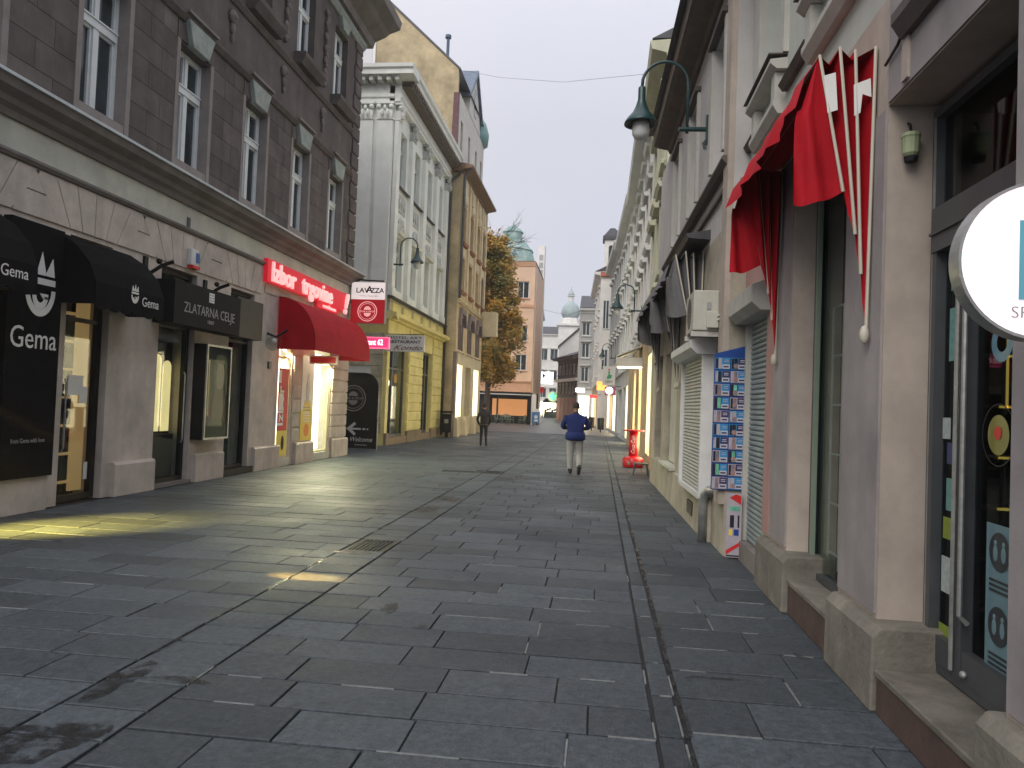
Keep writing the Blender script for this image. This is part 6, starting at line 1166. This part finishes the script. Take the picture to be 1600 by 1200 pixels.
for a, zz in ((0, 15), (.3, 16), (-.25, 14.5), (2.6, 15), (1.3, 15.4)): twig((-12.1, 66, zz-1.2), (math.cos(a), math.sin(a), .35), 3.2, .06, 3)
mb.build("crown", BARK, t)
# ---------------------------------------------------------------- people
SKIN = mat("skin", (.32, .18, .12), .6, .08, 8, .05); HAIR = mat("dark_hair", (.018, .014, .012), .7, .3, 30, .3, 200)
def person(label, base, rz, joints, bones, mats, head, hairs, extra=None):
    """joints: name -> (x, y, z, radius); bones: (a, b, material index)"""
    root = thing("person", label, "person", base); root.rotation_euler.z = rz
    names = list(joints); me = bpy.data.meshes.new("skeleton"); me.from_pydata([joints[n][:3] for n in names], [(names.index(a), names.index(b)) for a, b, _ in bones], [])
    o = bpy.data.objects.new("skeleton", me); COL.objects.link(o); sk = o.modifiers.new("skin", 'SKIN'); sk.use_smooth_shade = True; sb = o.modifiers.new("sub", 'SUBSURF'); sb.levels = 2; sb.render_levels = 2
    for i, n in enumerate(names):
        r = joints[n][3]; r = r if isinstance(r, tuple) else (r, r); me.skin_vertices[0].data[i].radius = r; me.skin_vertices[0].data[i].use_root = (n == 'pelvis')
    dg = bpy.context.evaluated_depsgraph_get(); dg.update(); me2 = bpy.data.meshes.new_from_object(o.evaluated_get(dg)); bpy.data.objects.remove(o)
    me2.materials.clear()
    for m in mats: me2.materials.append(m)
    seg = [(Vector(joints[a][:3]), Vector(joints[b][:3]), k) for a, b, k in bones]
    for p in me2.polygons:
        c = p.center; best = (9, 0)
        for a, b, k in seg:
            d = b-a; tt = max(0, min(1, (c-a).dot(d)/max(d.length_squared, 1e-9))); dd = (c-(a+d*tt)).length
            if dd < best[0]: best = (dd, k)
        p.material_index = best[1]; p.use_smooth = True
    bo = bpy.data.objects.new("body", me2); COL.objects.link(bo); bo.parent = root
    def add(nm, mb_, m_, sm=True):
        q = bpy.data.objects.new(nm, mb_.mesh(nm, m_, smooth=sm)); COL.objects.link(q); q.parent = root
    hx, hy, hz = head
    m = MB(); m.lathe((hx, hy-.008, hz), [(.079, -.015), (.088, .02), (.086, .07), (.07, .115), (.04, .138), (.005, .145)], 18, sx=1, sy=1.17); add("hair", m, HAIR)
    m = MB()
    for s in (-1, 1): m.ball((hx+s*.083, hy+.005, hz-.005), (.014, .025, .035), 8, 6)
    m.ball((hx, hy+.102, hz-.02), (.016, .024, .03), 8, 6); m.box(WF, hx-.025, hx+.025, hy+.084, hy+.092, hz-.072, hz-.062); add("face_features", m, SKIN)
    m = MB()
    for s in (-1, 1): m.ball((hx+s*.032, hy+.088, hz+.005), (.012, .01, .009), 8, 6)
    add("eyes", m, BLACK)
    if extra: extra(add)
    return root
def fingers(J, B, w, side, dirv, palm, k):
    """five short chains rooted in the palm"""
    p = Vector(palm); d = Vector(dirv).normalized(); s = Vector(side).normalized()
    for i, l in enumerate((.055, .075, .082, .076, .06)):
        off = s*(-.03+.015*i) if i else s*-.034; dd = (d+s*(-.8 if i == 0 else (-.12+.06*i))).normalized(); a, b = p+off*.8, p+off+dd*l
        J[f"{w}f{i}a"] = (*(a+dd*l*.45), .0085); J[f"{w}f{i}b"] = (*b, .007); B += [(w+"palm", f"{w}f{i}a", k), (f"{w}f{i}a", f"{w}f{i}b", k)]
BLUEW = mat("blue_knit", (.009, .022, .12), .9, .15, 12, .3, 120); COLR = mat("dark_collar", (.04, .015, .03), .85, .2, 12, .2, 120); PANT = mat("pale_grey_trousers", (.36, .35, .345), .85, .12, 8, .3, 40); SHOE = mat("black_shoe", (.012, .012, .013), .5, .2, 8, .1)
J = dict(pelvis=(0, 0, .93, (.19, .15)), waist=(0, 0, 1.1, (.225, .185)), chest=(0, .0, 1.33, (.24, .17)), neckb=(0, .0, 1.5, (.12, .09)), neck=(0, .02, 1.56, .062), head0=(0, .04, 1.63, (.075, .085)), head1=(0, .05, 1.72, (.08, .095)),
         lsh=(-.235, 0, 1.42, .095), lel=(-.34, .05, 1.17, .075), lwr=(-.17, .25, 1.14, .042), lpalm=(-.1, .31, 1.16, .034), rsh=(.235, 0, 1.42, .095), rel=(.34, .05, 1.17, .075), rwr=(.17, .25, 1.14, .042), rpalm=(.1, .31, 1.16, .034),
         lhip=(-.1, 0, .88, .135), lkn=(-.115, .05, .5, .1), lan=(-.11, .02, .1, .075), lft=(-.1, .14, .045, (.045, .04)), lhe=(-.1, -.03, .05, .045),
         rhip=(.1, 0, .88, .135), rkn=(.115, .04, .5, .1), ran=(.13, -.22, .2, .075), rft=(.12, -.17, .07, (.045, .04)), rtoe=(.12, -.1, .035, .04))
Bn = [("pelvis", "waist", 0), ("waist", "chest", 0), ("chest", "neckb", 0), ("neckb", "neck", 1), ("neck", "head0", 3), ("head0", "head1", 3), ("chest", "lsh", 0), ("lsh", "lel", 0), ("lel", "lwr", 0), ("lwr", "lpalm", 3), ("chest", "rsh", 0), ("rsh", "rel", 0), ("rel", "rwr", 0), ("rwr", "rpalm", 3),
      ("pelvis", "lhip", 2), ("lhip", "lkn", 2), ("lkn", "lan", 2), ("lan", "lft", 4), ("lan", "lhe", 4), ("pelvis", "rhip", 2), ("rhip", "rkn", 2), ("rkn", "ran", 2), ("ran", "rft", 4), ("rft", "rtoe", 4)]
fingers(J, Bn, "l", (0, .5, .8), (1, .5, .1), J["lpalm"][:3], 3); fingers(J, Bn, "r", (0, .5, .8), (-1, .5, .1), J["rpalm"][:3], 3)
def hem(add):
    m = MB(); m.lathe((0, 0, 0), [(.2, .84), (.255, .87), (.262, .95), (.235, 1.06)], 20, sx=1, sy=.84); add("sweater_hem", m, BLUEW)
    m = MB(); m.box(WF, -.04, .04, .36, .372, 1.1, 1.25); add("phone", m, BLACK, False)
    m = MB(); m.ball((-.1, .06, .05), (.05, .14, .05), 12, 8); add("shoe", m, SHOE); m = MB(); m.ball((.12, -.2, .1), (.05, .07, .14), 12, 8); add("shoe", m, SHOE)
person("stocky man in a blue jumper and pale grey trousers walking up the street", (-.56, 19.17, 0), 0, J, Bn, [BLUEW, COLR, PANT, SKIN, SHOE], (0, .05, 1.68), None, hem)
JK = mat("black_jacket", (.018, .015, .018), .8, .2, 10, .3, 60); JE = mat("dark_jeans", (.015, .015, .02), .85, .2, 10, .3, 60)
J2 = dict(pelvis=(0, 0, .9, (.14, .11)), waist=(0, 0, 1.04, (.155, .125)), chest=(0, 0, 1.25, (.175, .13)), neckb=(0, 0, 1.42, (.09, .07)), neck=(0, .015, 1.48, .052), head0=(0, .03, 1.53, (.07, .08)), head1=(0, .03, 1.6, (.074, .088)),
          lsh=(-.18, 0, 1.35, .068), lel=(-.27, -.04, 1.08, .055), lwr=(-.2, .08, .9, .042), lpalm=(-.17, .12, .85, .033), rsh=(.18, 0, 1.35, .068), rel=(.27, -.04, 1.08, .055), rwr=(.2, .08, .9, .042), rpalm=(.17, .12, .85, .033),
          lhip=(-.085, 0, .85, .092), lkn=(-.09, .02, .47, .062), lan=(-.1, 0, .09, .045), lft=(-.11, .12, .04, (.04, .035)), rhip=(.085, 0, .85, .092), rkn=(.095, .0, .47, .062), ran=(.12, -.03, .09, .045), rft=(.14, .09, .04, (.04, .035)))
B2 = [("pelvis", "waist", 0), ("waist", "chest", 0), ("chest", "neckb", 0), ("neckb", "neck", 0), ("neck", "head0", 2), ("head0", "head1", 2), ("chest", "lsh", 0), ("lsh", "lel", 0), ("lel", "lwr", 0), ("lwr", "lpalm", 2), ("chest", "rsh", 0), ("rsh", "rel", 0), ("rel", "rwr", 0), ("rwr", "rpalm", 2), ("pelvis", "lhip", 1), ("lhip", "lkn", 1), ("lkn", "lan", 1), ("lan", "lft", 3), ("pelvis", "rhip", 1), ("rhip", "rkn", 1), ("rkn", "ran", 1), ("ran", "rft", 3)]
fingers(J2, B2, "l", (.6, .6, 0), (.2, .4, -1), J2["lpalm"][:3], 2); fingers(J2, B2, "r", (-.6, .6, 0), (-.2, .4, -1), J2["rpalm"][:3], 2)
def hem2(add):
    m = MB(); m.lathe((0, 0, 0), [(.17, .86), (.178, .87), (.178, .89), (.17, .9)], 20, sx=1, sy=.8); add("jacket_hem", m, mat("grey_hem", (.09, .085, .08), .8, .1, 6, .1))
person("slim man in a dark jacket and black trousers standing by the left shops", (-4.5, 29.5, 0), .15, J2, B2, [JK, JE, SKIN, SHOE], (0, .03, 1.57), None, hem2)
# ================================================================ haze volume added to imitate lens glow over the far street
hz = MB(); hz.box(WF, -45, 30, -12, 175, -1.2, 31); hm = bpy.data.materials.new("lens_glow_haze"); hm.use_nodes = True; hn = hm.node_tree.nodes; hn.clear()
ho = hn.new("ShaderNodeOutputMaterial"); hv = hn.new("ShaderNodeVolumePrincipled"); hv.inputs['Density'].default_value = 0.0009; hv.inputs['Color'].default_value = (1, 1, 1, 1); hv.inputs['Anisotropy'].default_value = 0.2
hm.node_tree.links.new(hv.outputs[0], ho.inputs[1]); hz.build("haze", hm, kind="stuff")
S.cycles.volume_bounces = 0
